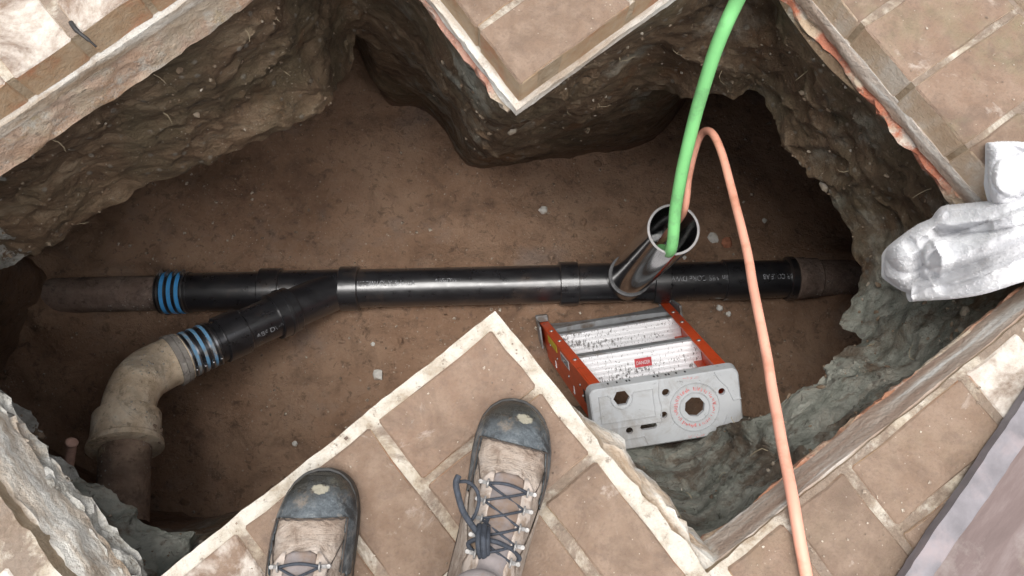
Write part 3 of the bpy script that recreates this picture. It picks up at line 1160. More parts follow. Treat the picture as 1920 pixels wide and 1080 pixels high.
def floorz(x, y):
    p = V3((x, y, 0))
    q = V3((x-ax0.x, y-ax0.y, 0))
    dp = abs(q.x*axd.y-q.y*axd.x)
    bank = .032*math.exp(-((dp-.06)/.05)**2)*(.5+noise.noise(p*6))
    return ZP + .026*fbm(p, 2.4, 3) + .020*fbm(p+V3((5, 5, 0)), 9, 4) + .007*fbm(p, 42, 4) + bank + (.13+.10*noise.noise(p*14))*math.exp(-((p-EL).length/.15)**2) + (.11+.09*noise.noise(p*15))*math.exp(-((p-ER).length/.085)**2)


fx0, fx1, fy0, fy1, fs = -1.95, 1.6, -.75, 1.75, .013
nx, ny = int((fx1-fx0)/fs), int((fy1-fy0)/fs)
mb = MB()
mb.grid([[V3((fx0+fs*i, fy0+fs*j, floorz(fx0+fs*i, fy0+fs*j))) for i in range(nx)] for j in range(ny)])
fl = mb.build('pit_floor', FLOOR, smooth=True)
fl['kind'] = 'structure'
if fl.data.polygons[0].normal.z < 0:
    fl.data.flip_normals()

# crumbs of soil and stone on the floor and on the paving
def bit(m, p, r, flat=.7):
    a = random.uniform(0, 6.28)
    pts = []
    for k in range(4):
        an = a+k*1.57+random.uniform(-.4, .4)
        rr = r*random.uniform(.6, 1.2)
        pts.append(p+V3((math.cos(an)*rr, math.sin(an)*rr, random.uniform(-.1, .3)*r)))
    pts.append(p+V3((random.uniform(-.3, .3)*r, random.uniform(-.3, .3)*r, r*flat)))
    pts.append(p-V3((0, 0, r*.5)))
    m.add(pts, [(0, 1, 4), (1, 2, 4), (2, 3, 4), (3, 0, 4), (1, 0, 5), (2, 1, 5), (3, 2, 5), (0, 3, 5)])


m = MB()
for _ in range(2600):
    px, py = random.uniform(0, 1650), random.uniform(150, 1000)
    q = W(px, py, ZP)
    cl = noise.noise(q*3)
    if cl < random.uniform(-.6, .3):
        continue
    bit(m, V3((q.x, q.y, floorz(q.x, q.y)+.0005)), random.choice([.002]*6+[.003]*4+[.005, .007]))
o = m.build('soil_crumbs', GRIT)
o['kind'] = 'stuff'


def on_paving(p):
    for (a, b), sgn in ((TL, 1), (RB, 1)):
        pass
    ins = [(p-outw(i)[0]).dot(outw(i)[1]) for i in range(8)]
    near = ins[5] > .004 and ins[6] > .004
    far = ins[1] > .004 and ins[2] > .004
    return near or far or ins[0] > .004 or ins[3] > .004 or ins[4] > .008


m = MB()
cnt = 0
while cnt < 900:
    q = W(random.uniform(-100, 2000), random.uniform(-100, 1250), 0)
    q.z = 0
    if not on_paving(q) or noise.noise(q*7) < random.uniform(-.5, .4):
        cnt += .2
        continue
    bit(m, q+V3((0, 0, .0012)), random.choice([.0012]*6+[.0018]*4+[.003]))
    cnt += 1
o = m.build('grit', GRIT)
o['kind'] = 'stuff'


def lump(m, p, r):
    bm_ = bmesh.new()
    bmesh.ops.create_icosphere(bm_, subdivisions=1, radius=1)
    sx, sy, sz = random.uniform(.6, 1.3), random.uniform(.6, 1.2), random.uniform(.45, .8)
    rot = Matrix.Rotation(random.uniform(0, 6.28), 3, V3((random.uniform(-1, 1), random.uniform(-1, 1), random.uniform(-1, 1.2))).normalized())
    k = random.uniform(0, 50)
    vs = []
    for v in bm_.verts:
        c_ = v.co*(1+.5*noise.noise(v.co*1.2+V3((k, 0, 0))))
        vs.append(p+rot @ V3((c_.x*sx*r, c_.y*sy*r, c_.z*sz*r)))
    m.add(vs, [tuple(v.index for v in f.verts) for f in bm_.faces])
    bm_.free()


m = MB()
for _ in range(1500):
    r_, c_ = random.randint(3, UP+LOW//2), random.randrange(n_)
    p = V3(rows[r_][c_])
    if noise.noise(p*4) < random.uniform(-.7, .4):
        continue
    o_ = V3((ctr.x-p.x, ctr.y-p.y, .1)).normalized()
    rr_ = random.choice([.002]*7+[.003]*7+[.0045]*4+[.007]*1) if _ % 60 else .013
    lump(m, p+o_*rr_*.1, rr_)
o = m.build('wall_stones', WALLSTONE, smooth=False)
o['kind'] = 'stuff'
m = MB()
for _ in range(1500):
    q = W(random.uniform(60, 1600), random.uniform(200, 950), ZP)
    if noise.noise(q*2.2) < random.uniform(-.3, .5):
        continue
    rr_ = random.choice([.0035]*7+[.006]*5+[.010]*2+[.016])
    lump(m, V3((q.x, q.y, floorz(q.x, q.y)+rr_*.15)), rr_)
o = m.build('soil_clods', FLOOR, smooth=False)
o['kind'] = 'stuff'

# ------------------------------------------------------------------ drain pipe


def axp(px):
    """point of the pipe axis seen at this column of the photograph"""
    py = 549.5+(522-549.5)*(px-300)/1200
    q = W(px, py, -1.240)      # marks were read off the top of the pipe
    return ax0+axd*(q-ax0).dot(axd)


drain = empty('drain_pipe', axp(860), 'black plastic drain line with a wye and an upright open standpipe on the pit floor', 'drain pipe')
DM = Matrix.Translation(axp(860))
drain.matrix_world = DM


def cyl(name, mat, p, q, r, parent=drain, pm=DM, seg=40, prof=None, lip=0.0, angle=40):
    """round body from p to q; prof = list of (fraction, radius)"""
    prof = prof or [(0, r), (1, r)]
    L = (q-p).length
    pr = []
    if lip:
        e = lip/L
        pr = [(0, r-lip), (e, r), (1-e, r), (1, r-lip)]
    else:
        pr = prof
    pts = rel(pm, [p.lerp(q, t) for t, _ in pr])
    m_ = MB()
    m_.sweep(pts, [x for _, x in pr], seg)
    # keep profile tangents straight
    return m_.build(name, mat, parent, smooth=True, angle=angle)


RP = .0572
# parts of the straight run
cyl('pipe', ABS, axp(335), axp(490), RP)
cyl('hub', ABS, axp(481), axp(521), .0662, lip=.002)
cyl('wye', ABS, axp(515), axp(645), .0585)
cyl('hub', ABS, axp(633), axp(669), .0662, lip=.002)
main = cyl('pipe', ABS, axp(660), axp(1060), RP)
cyl('hub', ABS, axp(1051), axp(1087), .0660, lip=.002)
cyl('tee', ABS, axp(1080), axp(1236), .0595)
cyl('hub', ABS, axp(1228), axp(1259), .0655, lip=.002)
cyl('pipe', ABS, axp(1250), axp(1372), RP)
cyl('hub', ABS, axp(1364), axp(1418), .0622, lip=.002)
cyl('pipe', ABS, axp(1410), axp(1490), RP)
cyl('end_ring', ABS, axp(1484), axp(1500), .0665, lip=.004)

# branch
b0, b1 = W(625, 546, -1.285), W(345, 668, -1.065)
bd = (b1-b0).normalized()


def bp(px):
    t = (625-px)/(625-345)
    # perspective along the branch: solve by depth
    za, zb = (b0-EYE).dot(CF), (b1-EYE).dot(CF)
    s = t*za/((1-t)*zb+t*za) if False else t*za/(zb+(za-zb)*t) if zb+(za-zb)*t else t
    return b0.lerp(b1, s)


cyl('branch', ABS, bp(640), bp(520), .0575)
cyl('hub', ABS, bp(548), bp(512), .0665, lip=.002)
cyl('hub', ABS, bp(535), bp(528), .0690, lip=.002)
cyl('pipe', ABS, bp(515), bp(440), RP)
cyl('hub', ABS, bp(455), bp(412), .0645, lip=.002)
cyl('pipe', ABS, bp(415), bp(380), .0575)

# shielded couplings with blue stripes


def coupling(p, q, scr, label, straight=True):
    c = cyl('coupling', ABS, p, q, .0605, lip=.002)
    c['label'] = label
    d = (q-p)
    L = d.length
    dn = d.normalized()
    for k in range(5):
        u = (.12+.76*k/4)
        s = cyl('steel_band', (DARKSTEEL if straight else STEEL) if k not in (0, 4) else STEEL, p.lerp(q, u-.045 if k not in (0, 4) else u-.03), p.lerp(q, u+.045 if k not in (0, 4) else u+.03), .0616, lip=.0008)
        s.parent = c
        s.matrix_parent_inverse = Matrix()
    for k in range(3):
        u = .26+.24*k
        s = cyl('blue_stripe', BLUE if straight else PALEBLUE, p.lerp(q, u-(.062 if straight else .045)), p.lerp(q, u+(.062 if straight else .045)), .0622, lip=.0004)
        s.parent = c
    side = (scr-dn*scr.dot(dn)).normalized()
    tang = dn.cross(side)
    for k in range(4):
        u = .14+.24*k
        a = p.lerp(q, u)+side*.0665
        m_ = MB()
        m_.sweep(rel(DM, [a-tang*.013, a-tang*.011, a+tang*.011, a+tang*.013]), [.003, .0048, .0048, .003], 10)
        m_.sweep(rel(DM, [a+tang*.012, a+tang*.018]), .0038, 6)
        s = m_.build('clamp_screw', STEEL, c, smooth=True, angle=35)
    return c


coupling(axp(287), axp(347), V3((0, .75, .62)), 'shielded coupling with three blue stripes on the straight run')
coupling(bp(402), bp(338), V3((.72, -.55, .35)), 'shielded coupling with blue stripes and muddy clamps on the branch', False)

# standpipe
s0, s1 = W(1174, 524, -1.275), W(1263, 430, -.62)
sdir = (s1-s0).normalized()
cyl('standpipe_hub', ABS, s0-sdir*.03, s0+sdir*.075, .0635, lip=.003)
rimr = cyl('hub_ring', HUBRING, s0+sdir*.0755, s0+sdir*.0775, .0625)
m_ = MB()
pts = [s0+sdir*.06, s1, s1+sdir*.0008, s1, s0+sdir*.25]
ptsr = [.0572, .0572, .054, .0512, .0505]
# hollow tube: outer wall, rim, inner wall
seg = 56
u_ = V3((1, 0, 0))
u_ = (u_-sdir*u_.dot(sdir)).normalized()
q_ = sdir.cross(u_)


def circ(c, r):
    return [DM.inverted() @ (c+(u_*math.cos(2*math.pi*k/seg)+q_*math.sin(2*math.pi*k/seg))*r) for k in range(seg)]


m_.grid([circ(s0+sdir*.06, RP), circ(s1-sdir*.0012, RP)], close=True)
m_.grid([circ(s1-sdir*.0012, .0517), circ(s0+sdir*.08, .0517), circ(s0+sdir*.075, .001)], close=True)
stand = m_.build('standpipe', GLOSS, drain, smooth=True, fixn=False)
stand.data.set_sharp_from_angle(angle=R_(40))
m_ = MB()
m_.grid([circ(s1-sdir*.0013, RP+.0001), circ(s1, RP-.0006), circ(s1, .0522), circ(s1-sdir*.0013, .0516)], close=True)
m_.build('cut_rim', ABSRIM, stand, smooth=True, fixn=False)


def glyphs(txt, size):
    cu = bpy.data.curves.new('print', 'FONT')
    cu.body = txt
    cu.size = size
    ob = bpy.data.objects.new('print', cu)
    COL.objects.link(ob)
    dg = bpy.context.evaluated_depsgraph_get()
    me = bpy.data.meshes.new_from_object(ob.evaluated_get(dg))
    bpy.data.objects.remove(ob)
    vs = [v.co.copy() for v in me.vertices]
    fs_ = [tuple(p.vertices) for p in me.polygons]
    bpy.data.meshes.remove(me)
    return vs, fs_


def pipe_print(txt, px0, px1, ang, parent, flip=False, org=None, dr=None, size=None, r=RP):
    """white lettering wrapped on the pipe between two columns of the photograph"""
    a, b = (axp(px0), axp(px1)) if org is None else (org, dr)
    d = (b-a)
    L = d.length
    d.normalize()
    vs, fs_ = glyphs(txt, .02)
    x0, x1 = min(v.x for v in vs), max(v.x for v in vs)
    k = L/(x1-x0)
    sy = (size or .016)/.0146
    upv = V3((0, 0, 1))
    upv = (upv-d*upv.dot(d)).normalized()
    sid = upv.cross(d)       # towards the far side
    out = []
    for v in vs:
        x = (v.x-x0)*k
        y = v.y*sy
        if flip:
            x, y = L-x, -y
        an = ang+y/r
        out.append(a+d*x+(upv*math.cos(an)+sid*math.sin(an))*(r+.0006))
    m2 = MB()
    m2.add(rel(DM, out), fs_)
    return m2.build('pipe_lettering', WHITEINK, parent)


pipe_print('ABS-DWV CC Made In USA', 668, 778, -.10, main)
pipe_print('ABS-DWV', 815, 865, .02, main, size=.012)
pipe_print('4in ABS CORE DWV', 1258, 1368, .05, main, flip=True, r=RP)
pipe_print('OR CORE AB', 1430, 1488, .05, main, flip=True, r=RP)
pipe_print('ABS DWV', 0, 0, -.95, main, flip=False, org=bp(462), dr=bp(517), size=.014)

# old pipes at the ends
oldp = empty('old_pipe', axp(200), 'old grey brown iron pipe stub running into the left side of the pit', 'pipe')
oldp.matrix_world = Matrix.Translation(axp(200))
PM = Matrix.Translation(axp(200))
m_ = MB()
pts = [axp(20).lerp(axp(292), k/14) for k in range(15)]
m_.sweep(rel(PM, pts), [.0515+.0012*noise.noise(p*40) for p in pts], 32)
m_.build('pipe', OLDIRON, oldp, smooth=True, angle=50)

hubo = empty('old_pipe_hub', axp(1525), 'dull grey hub of the old pipe at the right end, half buried in soil', 'pipe')
PM2 = Matrix.Translation(axp(1525))
hubo.matrix_world = PM2
m_ = MB()
prof = [(1500, .058), (1503, .0635), (1520, .064), (1522, .0615), (1544, .061), (1547, .056), (1580, .054), (1680, .054)]
m_.sweep(rel(PM2, [axp(a) for a, _ in prof]), [r for _, r in prof], 36)
m_.build('hub', OLDIRON, hubo, smooth=True, angle=40)

elb = empty('old_elbow', W(250, 745, -1.0), 'earthy old elbow pipe with a flared collar turning down to the lower left', 'pipe elbow')
EM = Matrix.Translation(W(250, 745, -1.0))
elb.matrix_world = EM
path = catmull([bp(345), bp(335), W(300, 688, -1.035), W(268, 708, -1.0), W(247, 742, -.965), W(238, 785, -.935)], 6)
m_ = MB()
m_.sweep(rel(EM, path), [.064+.006*fbm(p, 16, 3) for p in path], 40)
m_.build('bend', OLDCLAY, elb, smooth=True, angle=60)
pa = bp(352).lerp(bp(325), 0)
m_ = MB()
e0, e1 = bp(344), bp(322)
m_.sweep(rel(EM, [e0, e0.lerp(e1, .12), e0.lerp(e1, .45), e0.lerp(e1, .5), e0.lerp(e1, .56), e1]), [.062, .0665, .0675, .064, .069, .070], 40)
m_.build('bell', GREYCRUST, elb, smooth=True, angle=35)
c0, c1 = W(238.5, 776, -.940), W(235, 842, -.905)
m_ = MB()
prof = [(0, .062), (.03, .075), (.08, .0775), (.30, .0775), (.55, .078), (.78, .079), (.84, .084), (.98, .0855), (1.0, .082), (1.01, .058)]
cp = [c0.lerp(c1, t) for t, _ in prof]
m_.sweep(rel(EM, cp), [r for _, r in prof], 44)
col_o = m_.build('collar', OLDCLAY, elb, smooth=True, angle=35)
# broken crust on the collar and mortar lump under the bell
m_ = MB()
for k in range(26):
    t = random.uniform(.55, 1.0)
    a = random.uniform(-.9, .5)
    d = (c1-c0).normalized()
    u1 = CR
    u1 = (u1-d*u1.dot(d)).normalized()
    u2 = V3((0, 0, 1))
    u2 = (u2-d*u2.dot(d)).normalized()
    q = c0.lerp(c1, t)+(u1*math.cos(a)+u2*math.sin(a))*(.076+.006*(t-.5))
    bit(m_, DM.inverted() @ q + DM.translation - EM.translation, random.uniform(.004, .010), .9)
m_.build('crust', RUST, elb)
low0, low1 = c1.lerp(c0, .2), W(228, 985, -.86)
pts = [low0.lerp(low1, k/10) for k in range(11)]
m_ = MB()
m_.sweep(rel(EM, pts), [.0575+.0015*fbm(p, 25, 3) for p in pts], 36)
m_.build('lower_pipe', RUST, elb, smooth=True, angle=50)

# ------------------------------------------------------------------ step ladder
K0 = DP(1244, 711, 1.66)             # middle of the cap's front edge
F0 = W(1131, 581, -1.335)            # between the front feet
ez = (K0-F0).normalized()
xa = W(1381, 688, K0.z)-W(1103, 735, K0.z)
LW = xa.length
ex = (xa-ez*xa.dot(ez)).normalized()
ey = ez.cross(ex)
LM = Matrix((ex, ey, ez)).transposed().to_4x4()
LM.translation = F0
LL = (K0-F0).length                   # height along the rails
lad = empty('step_ladder', F0, 'short orange fibreglass stepladder with white steps and a grey top tray leaning in the pit', 'stepladder', mat=LM)
fw = (W(1254, 570, -1.335)-W(1010, 591, -1.335)).length/2    # half width at the feet
tw = LW/2-.012
YF = -.004      # front face of the rails
RD = .062       # depth of a rail


def halfw(z):
    return fw+(tw-fw)*z/LL


def rail(sx, yf, yb, z0, z1, mat, name, flg=.026, th=.004):
    m2 = MB()
    def sec(z, u0, u1, y0, y1):
        xo = halfw(z)*sx
        return [V3((xo-sx*u0, y0, z)), V3((xo-sx*u1, y0, z)), V3((xo-sx*u1, y1, z)), V3((xo-sx*u0, y1, z))]
    for (u0, u1, y0, y1) in ((0, th, yf, yb), (th, flg, yf, yf-th), (th, flg, yb+th, yb)):
        m2.hexa(sec(z0, u0, u1, y0, y1), sec(z1, u0, u1, y0, y1))
    return m2.build(name, mat, lad, bevel=.0012)


RAILS = []
for sx in (-1, 1):
    r = rail(sx, YF, YF-RD, .0, LL-.012, ORANGE, 'rail')
    RAILS.append(r)
    rail(sx*.96, YF-RD-.012, YF-RD-.045, .02, LL-.02, ORANGE, 'rear_rail', .020)
    # shoe
    m2 = MB()
    xo = halfw(0)*sx
    m2.box(min(xo+sx*.008, xo-sx*.030), max(xo+sx*.008, xo-sx*.030), YF-RD-.004, YF+.010, -.018, .012)
    m2.box(min(xo+sx*.008, xo+sx*.002), max(xo+sx*.010, xo+sx*.002), YF-.055, YF+.010, .0, .13)
    m2.box(min(xo-sx*.028, xo+sx*.008), max(xo-sx*.028, xo+sx*.008), YF+.0012, YF+.022, -.016, .030)
    m2.build('shoe', GREYPL, lad, bevel=.003)
    # rivets
    for z in (.16, .29, .50):
        m2 = MB()
        x = (halfw(z)-.013)*sx
        m2.sweep([V3((x, YF, z)), V3((x, YF+.0022, z)), V3((x, YF+.003, z))], [.0058, .0052, .003], 10)
        m2.build('rivet', RIVET, lad, smooth=True, angle=40)
# bolts on the outer web of the left rail
for z, y in ((.20, -.03), (.30, -.045), (.42, -.02), (.46, -.05), (.61, -.03), (.63, -.05)):
    m2 = MB()
    x = -halfw(z)
    m2.sweep([V3((x, YF+y, z)), V3((x-.0025, YF+y, z))], [.004, .003], 8)
    m2.build('rivet', RIVET, lad, smooth=True, angle=40)
# steps: folded-edge treads with ribs
STEP_Z = (LL*.27, LL*.61)
for i, z in enumerate(STEP_Z):
    hw = halfw(z)-.005
    m2 = MB()
    y0, y1 = YF-.004, YF-.095
    dz = .012
    m2.box(-hw, hw, y1, y0, z-.003, z)
    m2.box(-hw, hw, y1, y1+.003, z-.028, z-.003)
    for k in range(7):
        y = y0-.008-k*.0125
        m2.box(-hw+.004, hw-.004, y-.0035, y+.0035, z, z+.0016)
    st = m2.build('step', TREAD, lad, bevel=.0008)
    # front lip
    m2 = MB()
    m2.box(-hw, hw, y0, y0+.0035, z-.026, z+.0045)
    m2.build('step_lip', GREYPL, st, bevel=.001)
    if i == 1:
        # red notice with white letters
        cx, cy = hw*.10, YF-.040
        m2 = MB()
        m2.box(cx-.021, cx+.021, cy-.011, cy+.011, z+.0017, z+.0024)
        lb = m2.build('notice_label', REDINK, st)
        m2 = MB()
        m2.box(cx-.0165, cx+.0165, cy-.0048, cy+.0068, z+.0024, z+.0028)
        m2.build('notice_panel', PAPER, lb) if False else None
        vs, fs_ = glyphs('DANGER', .012)
        x0, x1 = min(v.x for v in vs), max(v.x for v in vs)
        m3 = MB()
        m3.add([V3((cx+((v.x-x0)/(x1-x0)-.5)*.034, cy-.0045+v.y*1.05, z+.0028)) for v in vs], fs_)
        m3.build('notice_lettering', PAPER, st)
# arched apron under the lower step
zb = .075
m2 = MB()
hw = halfw(zb)-.004
top_, bot_ = [], []
for k in range(25):
    t = k/24*2-1
    top_.append((t*hw, zb+.05-.035*(1-t*t)))
    bot_.append((t*hw, zb-.035+.02*(1-t*t)-.02*abs(t)**3))
fr = [[V3((x, YF-.006, z)) for x, z in top_], [V3((x, YF-.006, z)) for x, z in bot_]]
bk = [[V3((x, YF-.040, z)) for x, z in top_], [V3((x, YF-.040, z)) for x, z in bot_]]
m2.grid([fr[0], fr[1], bk[1], bk[0], fr[0]])
m2.build('arched_brace', GREYPL, lad, smooth=True, angle=40)


# stickers on the left rail's outer face
def web_quad(z0, z1, y0, y1, name, mat, parent, th=.0008):
    m2 = MB()
    x0, x1 = -halfw(z0)-.0004, -halfw(z1)-.0004
    a = [V3((x0, YF+y0, z0)), V3((x0, YF+y1, z0)), V3((x0-th, YF+y1, z0)), V3((x0-th, YF+y0, z0))]
    b = [V3((x1, YF+y0, z1)), V3((x1, YF+y1, z1)), V3((x1-th, YF+y1, z1)), V3((x1-th, YF+y0, z1))]
    m2.hexa(a, b)
    return m2.build(name, mat, parent)


web_quad(.17, .31, -.006, -.026, 'yellow_sticker', YELLOW, RAILS[0])
ws = web_quad(.37, .48, -.008, -.030, 'white_sticker', PAPER, RAILS[0])
for k in range(6):
    z = .38+k*.016
    web_quad(z, z+.006, -.011, -.027, 'sticker_print', BLACKINK, RAILS[0], .0013)
web_quad(LL-.13, LL-.04, -.030, -.058, 'black_sticker', BLACKINK, RAILS[0])

# top tray
CW, CD = LW, .140
CY0, CY1 = 0.0, -CD


def rrect(x0, x1, y0, y1, r, n=5):
    out = []
    for (cx, cy, a0) in ((x1-r, y1-r, 0), (x0+r, y1-r, 90), (x0+r, y0+r, 180), (x1-r, y0+r, 270)):
        for k in range(n+1):
            a = R_(a0+90*k/n)
            out.append((cx+r*math.cos(a), cy+r*math.sin(a)))
    return out


def cuv(u, v):
    return (-CW/2+CW*u, CY0-CD*v)


def ngon(u, v, r, n, a0=0.0, sx=0.0):
    cx, cy = cuv(u, v)
    out = []
    for k in range(n):
        a = a0+2*math.pi*k/n
        x = math.cos(a)*r*CW
        out.append((cx+x+(sx*CW if x > 0 else -sx*CW), cy+math.sin(a)*r*CW))
    return out


holes = [ngon(.21, .19, .055, 6, 0), ngon(.685, .50, .070, 8, R_(12)), ngon(.875, .33, .024, 16), ngon(.505, .21, .026, 16),
         ngon(.475, .55, .024, 16), ngon(.235, .71, .024, 16), ngon(.365, .69, .021, 16, R_(11), .035)]
zt = LL
outl = rrect(-CW/2+.003, CW/2-.003, CY1+.003, CY0-.003, .014)
outl2 = rrect(-CW/2, CW/2, CY1, CY0, .016)
outl3 = rrect(-CW/2-.004, CW/2+.004, CY1-.004, CY0+.004, .018)
loops = [[V3((x, y, zt)) for x, y in outl]]+[[V3((x, y, zt)) for x, y in h] for h in holes]
tri = geometry.tessellate_polygon(loops)
m2 = MB()
m2.add([p for l in loops for p in l], tri)
m2.grid([[V3((x, y, zt)) for x, y in outl], [V3((x, y, zt-.003)) for x, y in outl2], [V3((x, y, zt-.032)) for x, y in outl3], [V3((x, y, zt-.034)) for x, y in rrect(-CW/2+.001, CW/2-.001, CY1+.001, CY0-.001, .014)]], close=True)
for h in holes:
    c = (sum(p[0] for p in h)/len(h), sum(p[1] for p in h)/len(h))
    m2.grid([[V3((x, y, zt)) for x, y in h], [V3((x, y, zt-.010)) for x, y in h]], close=True)
cap = m2.build('top_tray', CAP, lad, fixn=False)
bm = bmesh.new()
bm.from_mesh(cap.data)
bmesh.ops.remove_doubles(bm, verts=bm.verts, dist=1e-5)
bmesh.ops.recalc_face_normals(bm, faces=bm.faces)
bm.to_mesh(cap.data)
bm.free()


# mouldings on the tray
def ribline(pts, wd, name='moulding', h=.0022, close=True):
    m3 = MB()
    n = len(pts)
    rng = range(n if close else n-1)
    for i in rng:
        a, b = V3((*pts[i], 0)), V3((*pts[(i+1) % n], 0))
        d = (b-a)
        if d.length < 1e-6:
            continue
        d.normalize()
        s_ = V3((-d.y, d.x, 0))*wd
        a, b = a-d*wd*.6, b+d*wd*.6
        z0, z1 = V3((0, 0, zt-.001)), V3((0, 0, zt+h))
        m3.hexa([a-s_+z0, b-s_+z0, b+s_+z0, a+s_+z0], [a-s_*.4+z1, b-s_*.4+z1, b+s_*.4+z1, a+s_*.4+z1])
    return m3.build(name, CAP, cap)


p = [cuv(u, v) for u, v in ((.06, .10), (.06, .54), (.425, .54), (.425, .10), (.285, .10), (.28, .30), (.21, .40), (.14, .30), (.135, .10))]
ribline([cuv(.06, .12), cuv(.06, .54), cuv(.42, .54), cuv(.42, .12), cuv(.30, .12)]+[(cuv(.21, .19)[0]+.072*CW*math.cos(R_(a)), cuv(.21, .19)[1]+.072*CW*math.sin(R_(a))) for a in range(10, -191, -20)]+[cuv(.12, .12)], .0016, close=True)
ribline([cuv(.01, .64), cuv(.455, .64), cuv(.465, .40), cuv(.455, .22), cuv(.47, .02)], .0016, close=False)
ribline(ngon(.685, .50, .165, 40), .0014)
ribline(ngon(.685, .50, .100, 32), .0018)
ribline([cuv(.84, .02), cuv(.86, .12), cuv(.915, .28), cuv(.945, .48), cuv(.995, .48)], .0015, close=False)
ribline([cuv(.86, .98), cuv(.855, .86), cuv(.885, .74), cuv(.89, .70)], .0014, close=False)
ribline([cuv(.10, .98), cuv(.10, .84), cuv(.33, .83), cuv(.345, .96)], .0012, close=False)
# worn red print around the big socket: short unreadable strokes
m3 = MB()
random.seed(5)
cx, cy = cuv(.685, .50)
for k in range(70):
    a = 2*math.pi*k/70+random.uniform(-.02, .02)
    if random.random() < .18:
        continue
    r0 = (.128+random.uniform(-.006, .006))*CW
    h_, wd = random.uniform(.0016, .0042), random.uniform(.0006, .0016)
    ca, sa = math.cos(a), math.sin(a)
    sk = random.uniform(-.6, .6)
    P = lambda t, r: V3((cx+ca*r-sa*t, cy+sa*r+ca*t, zt+.0005))
    m3.add([P(-wd+sk*wd, r0-h_), P(wd+sk*wd, r0-h_), P(wd-sk*wd, r0+h_), P(-wd-sk*wd, r0+h_)], [(0, 1, 2, 3)])
for (u, v) in ((.655, .045), (.70, .05), (.65, .95), (.70, .96)):
    x, y = cuv(u, v)
    for k in range(9):
        dx = random.uniform(-.010, .010)
        dy = random.uniform(-.003, .003)
        m3.add([V3((x+dx, y+dy, zt+.0005)), V3((x+dx+.002, y+dy, zt+.0005)), V3((x+dx+.002, y+dy+.001, zt+.0005)), V3((x+dx, y+dy+.001, zt+.0005))], [(0, 1, 2, 3)])
m3.build('red_lettering', REDPRINT, cap)
# small slots along the front skirt
for u in (.14, .20, .265, .285, .45, .475, .53, .55, .60, .66):
    x = cuv(u, 0)[0]
    m3 = MB()
    m3.box(x-.0015, x+.0015, CY0+.0030, CY0+.0042, zt-.022, zt-.014)
    m3.build('skirt_slot', BLACKINK, cap)


# ------------------------------------------------------------------ hoses
inpipe = s0+sdir*.30
entry = s1+V3(W(1262, 452, s1.z)-W(1263, 430, s1.z))
gp = [inpipe+V3((.0, .0, 0)), s1.lerp(s0, .18)+V3((-.004, -.022, 0)), W(1258, 468, -.615), W(1268, 385, -.52), W(1283, 300, -.43), W(1304, 215, -.345), W(1330, 130, -.25), W(1357, 55, -.175),
      W(1382, 0, -.125), W(1425, -90, -.03), W(1462, -190, .022), W(1520, -330, .02), W(1660, -480, .016), W(1900, -560, .016)]
m_ = MB()
m_.sweep([p_+V3((fbm(p_, 6, 2), fbm(p_+V3((5, 0, 0)), 6, 2), 0))*.0030 for p_ in catmull(gp, 14)], .0125, 20)
tag(m_.build('green_hose', GREEN, smooth=True), 'thick light green hose rising out of the open standpipe to the upper right', 'hose')
pp = [s0+sdir*.34+V3((.01, .01, 0)), s1.lerp(s0, .12)+V3((.004, .012, 0)), W(1283, 398, -.56), W(1292, 335, -.52), W(1303, 280, -.485), W(1314, 252, -.46), W(1327, 245, -.435), W(1340, 257, -.41), W(1357, 300, -.375),
      W(1377, 372, -.325), W(1398, 460, -.26), W(1416, 550, -.20), W(1437, 660, -.135), W(1456, 770, -.075), W(1476, 880, -.02), W(1490, 960, .012), W(1504, 1040, .0145), W(1518, 1120, .012), W(1545, 1250, .012), W(1620, 1420, .012)]
m_ = MB()
m_.sweep([p_+V3((fbm(p_, 6, 2), fbm(p_+V3((5, 0, 0)), 6, 2), 0))*.0040 for p_ in catmull(pp, 12)], .0077, 16)
tag(m_.build('peach_hose', PEACH, smooth=True), 'thin peach orange hose looping from the standpipe down over the brick edge', 'hose')

